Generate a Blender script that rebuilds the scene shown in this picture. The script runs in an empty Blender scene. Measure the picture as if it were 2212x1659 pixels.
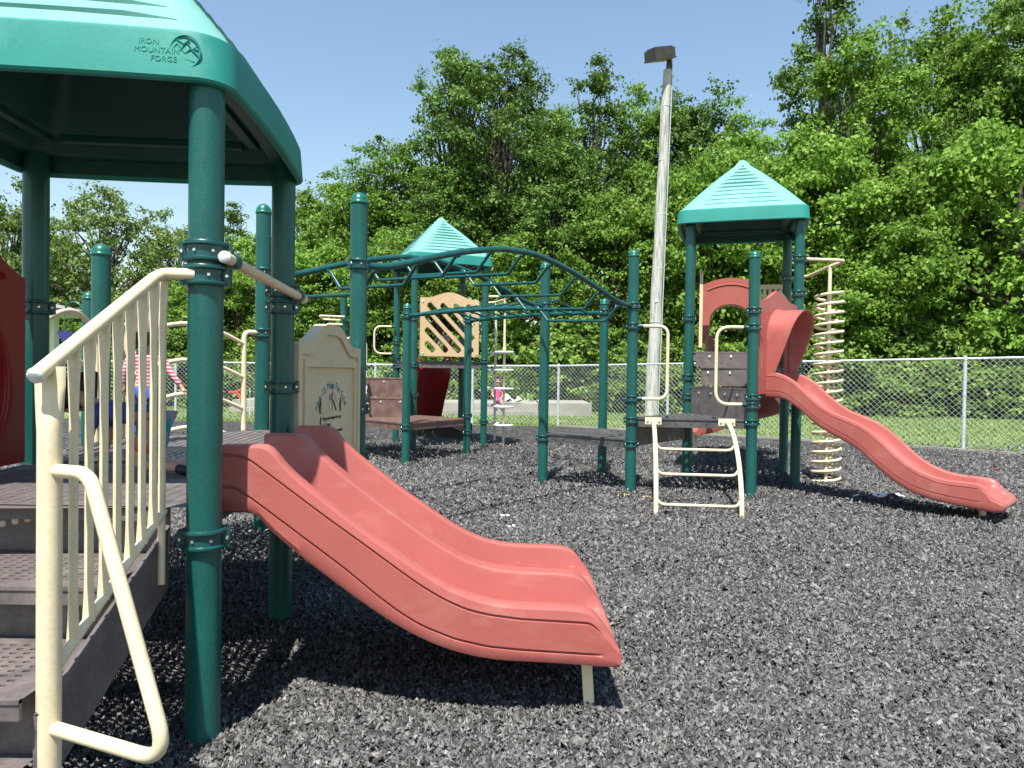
import bpy, math, random
import numpy as np
from mathutils import Vector, Matrix, geometry
from math import sin, cos, pi, radians, atan2, sqrt

random.seed(7)
RNG = np.random.default_rng(11)
SC = bpy.context.scene
COL = SC.collection

# ------------------------------------------------------------------ camera, sky, sun, exposure
cam = bpy.data.cameras.new('camera')
cam.sensor_width = 36.0
cam.lens = 36.0 * 1550.0 / 2212.0
cam.clip_end = 2000
cam.clip_start = 0.05
camo = bpy.data.objects.new('camera', cam)
COL.objects.link(camo)
camo.matrix_world = (Matrix.Translation((0, 0, 1.5)) @ Matrix.Rotation(radians(90 - 0.9), 4, 'X')
                     @ Matrix.Rotation(radians(0.8), 4, 'Z'))
SC.camera = camo

SUN_FALL = Vector((0.11, 0.47, -1.0)).normalized()      # the way the light travels
world = bpy.data.worlds.new('World')
SC.world = world
world.use_nodes = True
wn = world.node_tree
bg = wn.nodes['Background']
sky = wn.nodes.new('ShaderNodeTexSky')
sky.sky_type = 'NISHITA'
sky.sun_disc = False
sky.sun_elevation = radians(64)
sky.sun_rotation = radians(193.2)
sky.air_density = 1.5
sky.dust_density = 0.3
sky.ozone_density = 2.4
wn.links.new(sky.outputs[0], bg.inputs['Color'])
bg.inputs['Strength'].default_value = 0.09
sun = bpy.data.lights.new('sun', 'SUN')
sun.energy = 5.0
sun.angle = radians(0.53)
sun.color = (1.0, 0.955, 0.88)
suno = bpy.data.objects.new('sun', sun)
COL.objects.link(suno)
suno.rotation_euler = SUN_FALL.to_track_quat('-Z', 'Y').to_euler()
suno.location = (-3, -10, 25)
SC.view_settings.view_transform = 'Standard'
SC.view_settings.look = 'None'
SC.view_settings.exposure = 1.0
SC.view_settings.gamma = 1.0
SC.view_settings.use_curve_mapping = False

# ------------------------------------------------------------------ materials
def mat(name, col, rough=0.5, var=0.1, scale=6.0, bump=0.0, bscale=120.0, spec=0.5, metal=0.0,
        speck=0.0, sscale=260.0, col2=None, wear=None):
    m = bpy.data.materials.new(name)
    m.use_nodes = True
    nt = m.node_tree
    b = nt.nodes['Principled BSDF']
    b.inputs['Roughness'].default_value = rough
    b.inputs['Metallic'].default_value = metal
    b.inputs['Specular IOR Level'].default_value = spec
    tc = nt.nodes.new('ShaderNodeTexCoord')
    n1 = nt.nodes.new('ShaderNodeTexNoise')
    n1.inputs['Scale'].default_value = scale
    n1.inputs['Detail'].default_value = 5
    nt.links.new(tc.outputs['Object'], n1.inputs['Vector'])
    mx = nt.nodes.new('ShaderNodeMix')
    mx.data_type = 'RGBA'
    c2 = col2 if col2 else tuple(min(1, c * (1 - var)) for c in col)
    c1 = col if col2 else tuple(min(1, c * (1 + var)) for c in col)
    mx.inputs[6].default_value = (*c1, 1)
    mx.inputs[7].default_value = (*c2, 1)
    rmp = nt.nodes.new('ShaderNodeMapRange')
    rmp.inputs[1].default_value = 0.35
    rmp.inputs[2].default_value = 0.65
    nt.links.new(n1.outputs['Fac'], rmp.inputs[0])
    nt.links.new(rmp.outputs[0], mx.inputs[0])
    out = mx.outputs[2]
    if speck:
        n2 = nt.nodes.new('ShaderNodeTexNoise')
        n2.inputs['Scale'].default_value = sscale
        n2.inputs['Detail'].default_value = 2
        nt.links.new(tc.outputs['Object'], n2.inputs['Vector'])
        r2 = nt.nodes.new('ShaderNodeMapRange')
        r2.inputs[1].default_value = 0.3
        r2.inputs[2].default_value = 0.7
        r2.inputs[3].default_value = 1 - speck
        r2.inputs[4].default_value = 1 + speck
        nt.links.new(n2.outputs['Fac'], r2.inputs[0])
        vm = nt.nodes.new('ShaderNodeVectorMath')
        vm.operation = 'SCALE'
        nt.links.new(out, vm.inputs[0])
        nt.links.new(r2.outputs[0], vm.inputs['Scale'])
        out = vm.outputs[0]
    for (wc, wscale, lo, hi, stretch) in (wear or ()):
        mp = nt.nodes.new('ShaderNodeMapping')
        mp.inputs['Scale'].default_value = stretch
        nw = nt.nodes.new('ShaderNodeTexNoise')
        nw.inputs['Scale'].default_value = wscale
        nw.inputs['Detail'].default_value = 9
        nw.inputs['Roughness'].default_value = 0.68
        rw = nt.nodes.new('ShaderNodeMapRange')
        rw.inputs[1].default_value = lo
        rw.inputs[2].default_value = hi
        mw = nt.nodes.new('ShaderNodeMix')
        mw.data_type = 'RGBA'
        mw.inputs[7].default_value = (*wc, 1)
        nt.links.new(tc.outputs['Object'], mp.inputs[0])
        nt.links.new(mp.outputs[0], nw.inputs['Vector'])
        nt.links.new(nw.outputs['Fac'], rw.inputs[0])
        nt.links.new(rw.outputs[0], mw.inputs[0])
        nt.links.new(out, mw.inputs[6])
        out = mw.outputs[2]
    nt.links.new(out, b.inputs['Base Color'])
    if bump:
        n3 = nt.nodes.new('ShaderNodeTexNoise')
        n3.inputs['Scale'].default_value = bscale
        n3.inputs['Detail'].default_value = 3
        nt.links.new(tc.outputs['Object'], n3.inputs['Vector'])
        bp = nt.nodes.new('ShaderNodeBump')
        bp.inputs['Strength'].default_value = bump
        bp.inputs['Distance'].default_value = 0.004
        nt.links.new(n3.outputs['Fac'], bp.inputs['Height'])
        nt.links.new(bp.outputs[0], b.inputs['Normal'])
    return m

M = {}
M['post'] = mat('post_green_paint', (0.0065, 0.080, 0.069), 0.36, 0.12, 3, 0.12, 160, 0.45, speck=0.22, sscale=150, wear=[((0.05, 0.15, 0.13), 5, 0.60, 0.78, (1, 1, .35)), ((0.22, 0.25, 0.23), 42, 0.70, 0.74, (1, 1, .6))])
M['cap'] = mat('cap_green_plastic', (0.007, 0.110, 0.075), 0.3, 0.1, 9)
M['clamp'] = mat('clamp_dark_teal', (0.005, 0.058, 0.056), 0.32, 0.15, 20, 0.1, 200)
M['bar'] = mat('ladder_green_paint', (0.006, 0.072, 0.066), 0.32, 0.2, 12, 0.15, 120, speck=0.2, sscale=120, wear=[((0.10, 0.14, 0.13), 16, 0.66, 0.76, (1, 1, 1))])
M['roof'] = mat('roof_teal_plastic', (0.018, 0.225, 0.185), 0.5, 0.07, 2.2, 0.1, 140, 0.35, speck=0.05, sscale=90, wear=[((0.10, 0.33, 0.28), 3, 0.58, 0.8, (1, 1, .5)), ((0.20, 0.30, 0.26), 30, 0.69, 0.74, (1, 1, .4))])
M['roofshade'] = mat('shade_darkened_teal_plastic', (0.008, 0.070, 0.060), 0.5, 0.15, 4, 0.1, 140)  # shade under the roof painted into a darker copy of the roof colour
M['rooftop'] = mat('sunlit_chalky_teal_plastic', (0.135, 0.335, 0.298), 0.55, 0.07, 2.2, 0.1, 140, 0.35, speck=0.06, sscale=70, wear=[((0.07, 0.24, 0.20), 2.5, 0.58, 0.8, (1, 1, 1))])  # slopes paler than the fascia: sunlit whitening painted in, besides chalky fading
M['red'] = mat('slide_faded_red_plastic', (0.350, 0.094, 0.080), 0.42, 0.06, 2.0, 0.06, 150, 0.4, speck=0.04, sscale=120, wear=[((0.43, 0.17, 0.145), 4, 0.54, 0.80, (.5, 1, 1)), ((0.20, 0.07, 0.058), 9, 0.64, 0.82, (.3, 1, .6)), ((0.48, 0.26, 0.23), 60, 0.69, 0.73, (.18, 1, .5))])
M['red2'] = mat('slide_shaded_red_plastic', (0.28, 0.014, 0.014), 0.38, 0.08, 3.0, 0.06, 150, 0.4)  # darker copy of the slide red, shade on hood panel and far slide painted in
M['beige'] = mat('beige_paint', (0.68, 0.575, 0.385), 0.38, 0.06, 7, 0.03, 90, 0.45, speck=0.06, sscale=90, wear=[((0.50, 0.40, 0.26), 6, 0.58, 0.8, (1, 1, 1)), ((0.20, 0.12, 0.07), 38, 0.715, 0.745, (1, 1, 1))])
M['tan'] = mat('tan_panel_plastic', (0.58, 0.405, 0.235), 0.45, 0.06, 4, 0.05, 150, speck=0.05, wear=[((0.44, 0.30, 0.17), 5, 0.58, 0.8, (1, 1, .5))])
M['sign'] = mat('sign_beige_plastic', (0.60, 0.485, 0.315), 0.5, 0.07, 4, 0.05, 150, speck=0.06, wear=[((0.42, 0.33, 0.21), 5, 0.58, 0.8, (1, 1, .5))])
M['deck'] = mat('deck_brown_coating', (0.112, 0.094, 0.091), 0.55, 0.2, 7, 0.15, 90, speck=0.15, sscale=60, wear=[((0.20, 0.175, 0.155), 4, 0.52, 0.75, (1, 1, 1)), ((0.05, 0.04, 0.038), 14, 0.64, 0.76, (1, 1, 1))])
M['deckred'] = mat('deck_reddish_brown_coating', (0.145, 0.085, 0.07), 0.5, 0.25, 7, 0.25, 90, speck=0.15, sscale=60)
M['deckgrey'] = mat('deck_grey_coating', (0.078, 0.075, 0.076), 0.5, 0.25, 7, 0.25, 90, speck=0.15, sscale=60)
M['black'] = mat('dark_rubber', (0.02, 0.02, 0.022), 0.6, 0.2, 10)
M['bolt'] = mat('steel_bolt', (0.75, 0.75, 0.74), 0.25, 0.1, 30, metal=0.9)
M['endcap'] = mat('grey_end_cap', (0.55, 0.55, 0.53), 0.5, 0.2, 60, 0.3, 150)
M['galv'] = mat('galvanised_steel', (0.56, 0.60, 0.64), 0.42, 0.1, 14, metal=0.35, speck=0.08)
M['wire'] = mat('galvanised_wire', (0.40, 0.43, 0.44), 0.5, 0.1, 5, metal=0.2)
M['concrete'] = mat('weathered_concrete', (0.27, 0.255, 0.215), 0.85, 0.18, 1.6, 0.5, 30, speck=0.1, sscale=40)
M['wood'] = mat('weathered_grey_pole_wood', (0.50, 0.48, 0.43), 0.8, 0.2, 2, 0.4, 60)
M['lamp'] = mat('bronze_lamp_housing', (0.06, 0.052, 0.045), 0.5, 0.2, 6)
M['glass'] = mat('lamp_lens_glass', (0.35, 0.36, 0.36), 0.15, 0.1, 4)
M['bark'] = mat('tree_bark', (0.085, 0.068, 0.052), 0.9, 0.35, 5, 0.8, 14)
M['paper'] = mat('white_paper', (0.8, 0.8, 0.8), 0.7, 0.04, 10)
M['dryleaf'] = mat('dry_leaf', (0.55, 0.42, 0.16), 0.7, 0.2, 30)
M['shingle'] = mat('grey_shingle', (0.24, 0.235, 0.225), 0.85, 0.15, 12, 0.5, 25)
M['white'] = mat('white_paint', (0.72, 0.73, 0.72), 0.5, 0.06, 4)
M['navy'] = mat('navy_fabric', (0.02, 0.03, 0.16), 0.7, 0.1, 10)
M['bluebright'] = mat('bright_blue_plastic', (0.02, 0.2, 0.6), 0.35, 0.1, 10)
M['toyred'] = mat('red_toy_paint', (0.6, 0.05, 0.03), 0.35, 0.1, 10)
M['ink'] = mat('black_print', (0.015, 0.015, 0.018), 0.6, 0.1, 30)
M['inkteal'] = mat('teal_print', (0.07, 0.20, 0.22), 0.6, 0.1, 30)
M['inkgrey'] = mat('grey_print', (0.20, 0.20, 0.24), 0.6, 0.1, 30)
M['inkyellow'] = mat('pale_yellow_print', (0.50, 0.48, 0.28), 0.6, 0.1, 30)
M['skin'] = mat('skin', (0.55, 0.30, 0.21), 0.5, 0.05, 20)
M['hair'] = mat('dark_hair', (0.018, 0.012, 0.012), 0.45, 0.3, 60, 0.5, 200)
M['hairbrown'] = mat('brown_hair', (0.10, 0.055, 0.03), 0.5, 0.3, 60, 0.5, 200)
M['denim'] = mat('blue_denim', (0.035, 0.085, 0.30), 0.8, 0.2, 30, 0.4, 300)
M['blueshirt'] = mat('deep_blue_cotton', (0.03, 0.05, 0.22), 0.8, 0.15, 20, 0.3, 300)
M['pink'] = mat('pink_cotton', (0.75, 0.06, 0.22), 0.8, 0.1, 20, 0.3, 300)
M['magenta'] = mat('magenta_cotton', (0.35, 0.03, 0.20), 0.8, 0.1, 20, 0.3, 300)
M['greyshirt'] = mat('grey_lilac_cotton', (0.34, 0.30, 0.33), 0.8, 0.1, 20, 0.3, 300)
M['plum'] = mat('plum_cotton', (0.14, 0.02, 0.05), 0.8, 0.1, 20, 0.3, 300)
M['cloth'] = mat('white_cloth', (0.8, 0.82, 0.84), 0.8, 0.05, 12, 0.4, 60)
M['orangeshort'] = mat('tie_dye_cotton', (0.02, 0.30, 0.42), 0.8, 0, 9, 0.3, 300, col2=(0.65, 0.10, 0.02))

def stripe_mat():
    m = mat('pink_white_striped_cotton', (0.8, 0.75, 0.76), 0.8, 0.03, 20, 0.3, 300)
    nt = m.node_tree
    b = nt.nodes['Principled BSDF']
    tc = nt.nodes.new('ShaderNodeTexCoord')
    w = nt.nodes.new('ShaderNodeTexWave')
    w.bands_direction = 'Z'
    w.inputs['Scale'].default_value = 12
    w.inputs['Distortion'].default_value = 0.4
    nt.links.new(tc.outputs['Object'], w.inputs['Vector'])
    r = nt.nodes.new('ShaderNodeValToRGB')
    r.color_ramp.interpolation = 'CONSTANT'
    r.color_ramp.elements[0].color = (0.50, 0.07, 0.16, 1)
    r.color_ramp.elements[1].position = 0.5
    r.color_ramp.elements[1].color = (0.58, 0.50, 0.51, 1)
    nt.links.new(w.outputs['Fac'], r.inputs[0])
    nt.links.new(r.outputs[0], b.inputs['Base Color'])
    return m
M['stripe'] = stripe_mat()

def wood_streaks():
    m = M['wood']
    nt = m.node_tree
    b = nt.nodes['Principled BSDF']
    tc = nt.nodes.new('ShaderNodeTexCoord')
    mp = nt.nodes.new('ShaderNodeMapping')
    mp.inputs['Scale'].default_value = (9, 9, 0.9)
    n = nt.nodes.new('ShaderNodeTexNoise')
    n.inputs['Scale'].default_value = 2.2
    n.inputs['Detail'].default_value = 8
    n.inputs['Roughness'].default_value = 0.65
    nt.links.new(tc.outputs['Object'], mp.inputs[0])
    nt.links.new(mp.outputs[0], n.inputs['Vector'])
    r = nt.nodes.new('ShaderNodeValToRGB')
    e = r.color_ramp.elements
    e[0].position, e[0].color = 0.33, (0.19, 0.185, 0.165, 1)
    e[1].position, e[1].color = 0.55, (0.47, 0.465, 0.42, 1)
    nt.links.new(n.outputs['Fac'], r.inputs[0])
    nt.links.new(r.outputs[0], b.inputs['Base Color'])
wood_streaks()

def island_mat(name, stops, rough=0.8, spec=0.3, transl=0.0, objvar=0.0):
    m = bpy.data.materials.new(name)
    m.use_nodes = True
    nt = m.node_tree
    b = nt.nodes['Principled BSDF']
    b.inputs['Roughness'].default_value = rough
    b.inputs['Specular IOR Level'].default_value = spec
    g = nt.nodes.new('ShaderNodeNewGeometry')
    r = nt.nodes.new('ShaderNodeValToRGB')
    e = r.color_ramp.elements
    while len(e) < len(stops):
        e.new(0.5)
    for i, (p, c) in enumerate(stops):
        e[i].position = p
        e[i].color = (*c, 1)
    nt.links.new(g.outputs['Random Per Island'], r.inputs[0])
    out = r.outputs[0]
    if objvar:
        oi = nt.nodes.new('ShaderNodeObjectInfo')
        hs = nt.nodes.new('ShaderNodeHueSaturation')
        mr = nt.nodes.new('ShaderNodeMapRange')
        mr.inputs[3].default_value = 1 - objvar
        mr.inputs[4].default_value = 1 + objvar
        nt.links.new(oi.outputs['Random'], mr.inputs[0])
        nt.links.new(mr.outputs[0], hs.inputs['Value'])
        nt.links.new(out, hs.inputs['Color'])
        out = hs.outputs[0]
    nt.links.new(out, b.inputs['Base Color'])
    if transl:
        t = nt.nodes.new('ShaderNodeBsdfTranslucent')
        ms = nt.nodes.new('ShaderNodeMixShader')
        ms.inputs[0].default_value = transl
        nt.links.new(out, t.inputs['Color'])
        nt.links.new(b.outputs[0], ms.inputs[1])
        nt.links.new(t.outputs[0], ms.inputs[2])
        nt.links.new(ms.outputs[0], nt.nodes['Material Output'].inputs['Surface'])
    return m
M['chip'] = island_mat('rubber_chips', [(0.0, (0.014, 0.0135, 0.013)), (0.3, (0.042, 0.041, 0.040)), (0.62, (0.084, 0.082, 0.080)),
                                        (0.9, (0.138, 0.135, 0.131)), (1.0, (0.22, 0.216, 0.208))], 0.62, 0.45)
M['leaf'] = island_mat('bright_maple_leaves', [(0, (0.085, 0.170, 0.022)), (0.5, (0.155, 0.285, 0.038)), (1, (0.250, 0.400, 0.072))], 0.55, 0.22, 0.42, 0.16)
M['leafdark'] = island_mat('dark_green_leaves', [(0, (0.052, 0.115, 0.020)), (0.5, (0.100, 0.190, 0.032)), (1, (0.160, 0.265, 0.056))], 0.55, 0.22, 0.3, 0.16)
M['leafpale'] = island_mat('pale_spring_leaves', [(0, (0.085, 0.150, 0.030)), (0.5, (0.135, 0.205, 0.045)), (1, (0.22, 0.29, 0.085))], 0.55, 0.22, 0.35, 0.12)
M['leafbush'] = island_mat('bush_leaves', [(0, (0.085, 0.155, 0.022)), (0.5, (0.15, 0.26, 0.042)), (1, (0.24, 0.35, 0.08))], 0.55, 0.25, 0.33, 0.18)
M['blade'] = island_mat('grass_blades', [(0, (0.07, 0.13, 0.025)), (0.5, (0.115, 0.19, 0.04)), (1, (0.19, 0.25, 0.075))], 0.6, 0.3, 0.2)

def ground_mats():
    m = bpy.data.materials.new('rubber_mulch_bed')
    m.use_nodes = True
    nt = m.node_tree
    b = nt.nodes['Principled BSDF']
    b.inputs['Roughness'].default_value = 0.75
    b.inputs['Specular IOR Level'].default_value = 0.35
    tc = nt.nodes.new('ShaderNodeTexCoord')
    v = nt.nodes.new('ShaderNodeTexVoronoi')
    v.inputs['Scale'].default_value = 24
    v.inputs['Randomness'].default_value = 1
    nd = nt.nodes.new('ShaderNodeTexNoise')
    nd.inputs['Scale'].default_value = 22
    nd.inputs['Detail'].default_value = 3
    vm = nt.nodes.new('ShaderNodeVectorMath')
    vm.operation = 'MULTIPLY_ADD'
    vm.inputs[1].default_value = (0.09, 0.09, 0.09)
    nt.links.new(tc.outputs['Object'], nd.inputs['Vector'])
    nt.links.new(nd.outputs['Color'], vm.inputs[0])
    nt.links.new(tc.outputs['Object'], vm.inputs[2])
    nt.links.new(vm.outputs[0], v.inputs['Vector'])
    sep = nt.nodes.new('ShaderNodeSeparateColor')
    nt.links.new(v.outputs['Color'], sep.inputs[0])
    r = nt.nodes.new('ShaderNodeValToRGB')
    e = r.color_ramp.elements
    for p in (0.35, 0.7, 0.93):
        e.new(p)
    for i, (p, c) in enumerate([(0, 0.010), (0.35, 0.032), (0.7, 0.088), (0.93, 0.17), (1.0, 0.30)]):
        e[i].position = p
        e[i].color = (c * 1.02, c, c * 0.97, 1)
    nt.links.new(sep.outputs[0], r.inputs[0])
    nt.links.new(r.outputs[0], b.inputs['Base Color'])
    bp = nt.nodes.new('ShaderNodeBump')
    bp.inputs['Strength'].default_value = 1.0
    bp.inputs['Distance'].default_value = 0.05
    ad = nt.nodes.new('ShaderNodeMath')
    ad.operation = 'ADD'
    nt.links.new(sep.outputs[1], ad.inputs[0])
    nt.links.new(v.outputs['Distance'], ad.inputs[1])
    nt.links.new(ad.outputs[0], bp.inputs['Height'])
    nt.links.new(bp.outputs[0], b.inputs['Normal'])
    M['mulch'] = m
    g = mat('lawn', (0.105, 0.175, 0.038), 0.8, 0, 0.9, 1.0, 25, 0.2, col2=(0.17, 0.21, 0.07), speck=0.35, sscale=14)
    M['lawn'] = g
ground_mats()

# ------------------------------------------------------------------ mesh helpers
class MB:
    def __init__(s):
        s.v, s.f, s.m = [], [], []

    def add(s, vs, fs, mi=0):
        o = len(s.v)
        s.v += [tuple(p) for p in vs]
        s.f += [tuple(i + o for i in f) for f in fs]
        s.m += [mi] * len(fs)

    def box(s, c, d, rz=0.0, mi=0, mtx=None):
        x, y, z = d[0] / 2, d[1] / 2, d[2] / 2
        vs = [Vector((a * x, b * y, e * z)) for a in (-1, 1) for b in (-1, 1) for e in (-1, 1)]
        R = mtx if mtx is not None else Matrix.Rotation(rz, 3, 'Z')
        vs = [R @ p + Vector(c) for p in vs]
        s.add(vs, [(0, 1, 3, 2), (4, 6, 7, 5), (0, 4, 5, 1), (2, 3, 7, 6), (0, 2, 6, 4), (1, 5, 7, 3)], mi)

    def tube(s, pts, r, n=10, cap=True, closed=False, mi=0, scale2=None):
        P = [Vector(p) for p in pts]
        k = len(P)
        rs = r if isinstance(r, (list, tuple)) else [r] * k
        T = []
        for i in range(k):
            if closed:
                t = P[(i + 1) % k] - P[i - 1]
            else:
                t = P[min(i + 1, k - 1)] - P[max(i - 1, 0)]
            T.append(t.normalized())
        up = Vector((0, 0, 1)) if abs(T[0].z) < 0.9 else Vector((1, 0, 0))
        nrm = (up - T[0] * up.dot(T[0])).normalized()
        vs, fs = [], []
        for i in range(k):
            nrm = (nrm - T[i] * nrm.dot(T[i])).normalized()
            b = T[i].cross(nrm)
            for j in range(n):
                a = 2 * pi * j / n
                vs.append(P[i] + (nrm * cos(a) + b * sin(a)) * rs[i])
        for i in range(k if closed else k - 1):
            for j in range(n):
                a, b2 = i * n + j, i * n + (j + 1) % n
                c, d = ((i + 1) % k) * n + (j + 1) % n, ((i + 1) % k) * n + j
                fs.append((a, b2, c, d))
        if cap and not closed:
            fs.append(tuple(reversed(range(n))))
            fs.append(tuple(range((k - 1) * n, k * n)))
        s.add(vs, fs, mi)

    def lathe(s, prof, c=(0, 0, 0), n=20, mi=0):
        vs, fs = [], []
        for (r, z) in prof:
            for j in range(n):
                a = 2 * pi * j / n
                vs.append((c[0] + r * cos(a), c[1] + r * sin(a), c[2] + z))
        for i in range(len(prof) - 1):
            for j in range(n):
                fs.append((i * n + j, i * n + (j + 1) % n, (i + 1) * n + (j + 1) % n, (i + 1) * n + j))
        if prof[-1][0] > 1e-4:
            fs.append(tuple(range((len(prof) - 1) * n, len(prof) * n)))
        s.add(vs, fs, mi)

    def prism(s, loops, o, u, v, depth, mi=0, mib=None):
        """polygon (first loop) with holes (others) in the plane o + a*u + b*v, given depth along u x v"""
        o, u, v = Vector(o), Vector(u).normalized(), Vector(v).normalized()
        w = u.cross(v).normalized()
        flat = [p for l in loops for p in l]
        tris = geometry.tessellate_polygon([[Vector((p[0], p[1], 0)) for p in l] for l in loops])
        N = len(flat)
        fr = [o + u * p[0] + v * p[1] + w * (depth / 2) for p in flat]
        bk = [o + u * p[0] + v * p[1] - w * (depth / 2) for p in flat]
        ft, fb = [], []
        for t in tris:
            a, b, c = [flat[i] for i in t]
            ccw = (b[0] - a[0]) * (c[1] - a[1]) - (b[1] - a[1]) * (c[0] - a[0]) > 0
            t = t if ccw else (t[0], t[2], t[1])
            ft.append(tuple(t))
            fb.append((t[0] + N, t[2] + N, t[1] + N))
        fs = ft + fb
        k = 0
        for l in loops:
            n = len(l)
            for i in range(n):
                a, b = k + i, k + (i + 1) % n
                fs.append((a, a + N, b + N, b))
            k += n
        s.add(fr + bk, fs, mi)

    def mesh(s, name, mats, smooth=35):
        me = bpy.data.meshes.new(name)
        me.from_pydata([tuple(p) for p in s.v], [], s.f)
        for m in (mats if isinstance(mats, (list, tuple)) else [mats]):
            me.materials.append(M[m] if isinstance(m, str) else m)
        if any(s.m):
            me.polygons.foreach_set('material_index', s.m)
        if smooth:
            me.shade_smooth()
            me.set_sharp_from_angle(angle=radians(smooth))
        me.update()
        return me

    def build(s, name, mats, parent=None, smooth=35):
        """vertices are in world coordinates; the object's origin becomes the middle of its base"""
        V = np.array([tuple(p) for p in s.v])
        lo, hi = V.min(0), V.max(0)
        o = Vector(((lo[0] + hi[0]) / 2, (lo[1] + hi[1]) / 2, lo[2]))
        s.v = [tuple(p) for p in (V - np.array(o))]
        return put(name, s.mesh(name, mats, smooth), parent, o)

WL, RZ = {}, {}
def put(name, me, parent=None, loc=(0, 0, 0), rz=0.0):
    """link mesh data as an object standing at world place loc under parent"""
    ob = bpy.data.objects.new(name, me)
    COL.objects.link(ob)
    WL[ob] = Vector(loc)
    RZ[ob] = rz
    pr = RZ.get(parent, 0.0)
    ob.rotation_euler = (0, 0, rz - pr)
    if parent is not None:
        ob.parent = parent
        ob.location = Matrix.Rotation(-pr, 3, 'Z') @ (Vector(loc) - WL[parent])
    else:
        ob.location = loc
    return ob

def tag(ob, label=None, cat=None, group=None, kind=None):
    if label: ob['label'] = label
    if cat: ob['category'] = cat
    if group: ob['group'] = group
    if kind: ob['kind'] = kind
    return ob

def thing(name, label, cat, loc=(0, 0, 0), group=None):
    ob = bpy.data.objects.new(name, None)
    ob.empty_display_size = 0.2
    COL.objects.link(ob)
    ob.location = loc
    WL[ob] = Vector(loc)
    return tag(ob, label, cat, group)

def fillet(pts, rad, seg=6):
    P = [Vector(p) for p in pts]
    out = [P[0]]
    for i in range(1, len(P) - 1):
        a, b = (P[i - 1] - P[i]), (P[i + 1] - P[i])
        la, lb = a.length, b.length
        a.normalize(); b.normalize()
        ang = a.angle(b)
        if ang > 3.1:
            out.append(P[i]); continue
        d = min(rad / math.tan(ang / 2), la * 0.48, lb * 0.48)
        p0, p1 = P[i] + a * d, P[i] + b * d
        for k in range(seg + 1):
            t = k / seg
            out.append(p0 * (1 - t) ** 2 + P[i] * 2 * t * (1 - t) + p1 * t * t)
    out.append(P[-1])
    return out

def text_mesh(body, size, depth, matname):
    cu = bpy.data.curves.new('lettering', 'FONT')
    cu.body = body
    cu.size = size
    cu.extrude = depth
    cu.align_x = 'CENTER'
    cu.resolution_u = 3
    ob = bpy.data.objects.new('lettering', cu)
    COL.objects.link(ob)
    dg = bpy.context.evaluated_depsgraph_get()
    me = bpy.data.meshes.new_from_object(ob.evaluated_get(dg))
    bpy.data.objects.remove(ob)
    bpy.data.curves.remove(cu)
    me.materials.clear()
    me.materials.append(M[matname])
    return me

# lettering is made first, while the scene is still small
SIGN_ARC = [(ch, text_mesh(ch, 0.074, 0.0008, 'inkteal')) for ch in 'Help Us Make Fun Safe!' if ch != ' ']
SIGN_LINES = [(text_mesh(t, s, 0.0008, 'ink'), z, dx) for t, s, z, dx in [
    ('Playground designed for ages', 0.034, 1.165, 0.03), ('5 to 12 years', 0.034, 1.122, -0.09),
    ('Adult supervision is recommended', 0.034, 1.070, 0.02), ('Play with safety', 0.034, 1.003, 0.10)]]
EMBOSS = [(text_mesh(t, 0.030, 0.0040, 'roof'), dz, dx) for t, dz, dx in [('IRON', 0.022, -0.075), ('MOUNTAIN', -0.010, -0.045), ('FORGE', -0.042, -0.02)]]

# ------------------------------------------------------------------ shared parts: posts, clamps, caps
PR = 0.066
def cap_mesh(r):
    b = MB()
    b.lathe([(r + 0.003, 0), (r + 0.006, 0.003), (r + 0.006, 0.018), (r + 0.002, 0.022)] +
            [((r + 0.001) * cos(a), 0.024 + (r + 0.004) * sin(a)) for a in [i * pi / 2 / 7 for i in range(8)]][:-1] + [(0.0005, 0.024 + r + 0.004)], n=24)
    return b.mesh('post_cap', 'cap', 50)
def clamp_mesh(r, h=0.078):
    b = MB()
    b.lathe([(r, -h / 2), (r + 0.017, -h / 2), (r + 0.020, -h / 2 + 0.005), (r + 0.019, -h / 2 + 0.014), (r + 0.008, -h / 2 + 0.018),
             (r + 0.007, 0), (r + 0.008, h / 2 - 0.018), (r + 0.019, h / 2 - 0.014), (r + 0.020, h / 2 - 0.005), (r + 0.017, h / 2), (r, h / 2)], n=26)
    b.f.pop(); b.m.pop()
    for sx in (-1, 1):
        b.box((sx * (r + 0.014), 0, 0), (0.032, 0.030, h * 0.92))
        for sy in (-1, 1):
            b.lathe([(0.009, -0.009), (0.009, 0.006), (0.006, 0.009), (0.0004, 0.009)], n=8, mi=1)
            nv = 4 * 8
            for i in range(len(b.v) - nv, len(b.v)):
                x, y, z = b.v[i]
                b.v[i] = (sx * (r + 0.021) + x * .8, sy * (0.015 + max(0, z)) , y)
    for a in (-2.0, -1.1, 1.2, 2.1):
        d = Vector((cos(a), sin(a), 0))
        p = d * (r + 0.008)
        b.box(p, (0.010, 0.010, 0.010), a, 1)
    return b.mesh('clamp', ['clamp', 'bolt'], 40)
CAP = cap_mesh(PR)
CLAMP = clamp_mesh(PR)
def rivet_mesh():
    b = MB()
    b.lathe([(0.006, 0), (0.005, 0.003), (0.0004, 0.004)], n=8)
    return b.mesh('rivet', 'bolt', 60)
RIVET = rivet_mesh()
POSTM = {}
def post(parent, x, y, top, clamps=(), cap=True, z0=0.0, name='post'):
    key = round(top - z0, 3)
    if key not in POSTM:
        b = MB()
        b.lathe([(PR, -0.02), (PR, (top - z0) * 0.5), (PR, top - z0)], n=28)
        POSTM[key] = b.mesh('post', 'post', 40)
    p = put(name, POSTM[key], parent, (x, y, z0))
    if cap:
        put('post_cap', CAP, p, (x, y, top))
        put('rivet', RIVET, p, (x, y - 0.001, top + 0.092))
    for c in clamps:
        z, az = c if isinstance(c, tuple) else (c, 0.3)
        put('clamp', CLAMP, p, (x, y, z), az)
    return p

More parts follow.
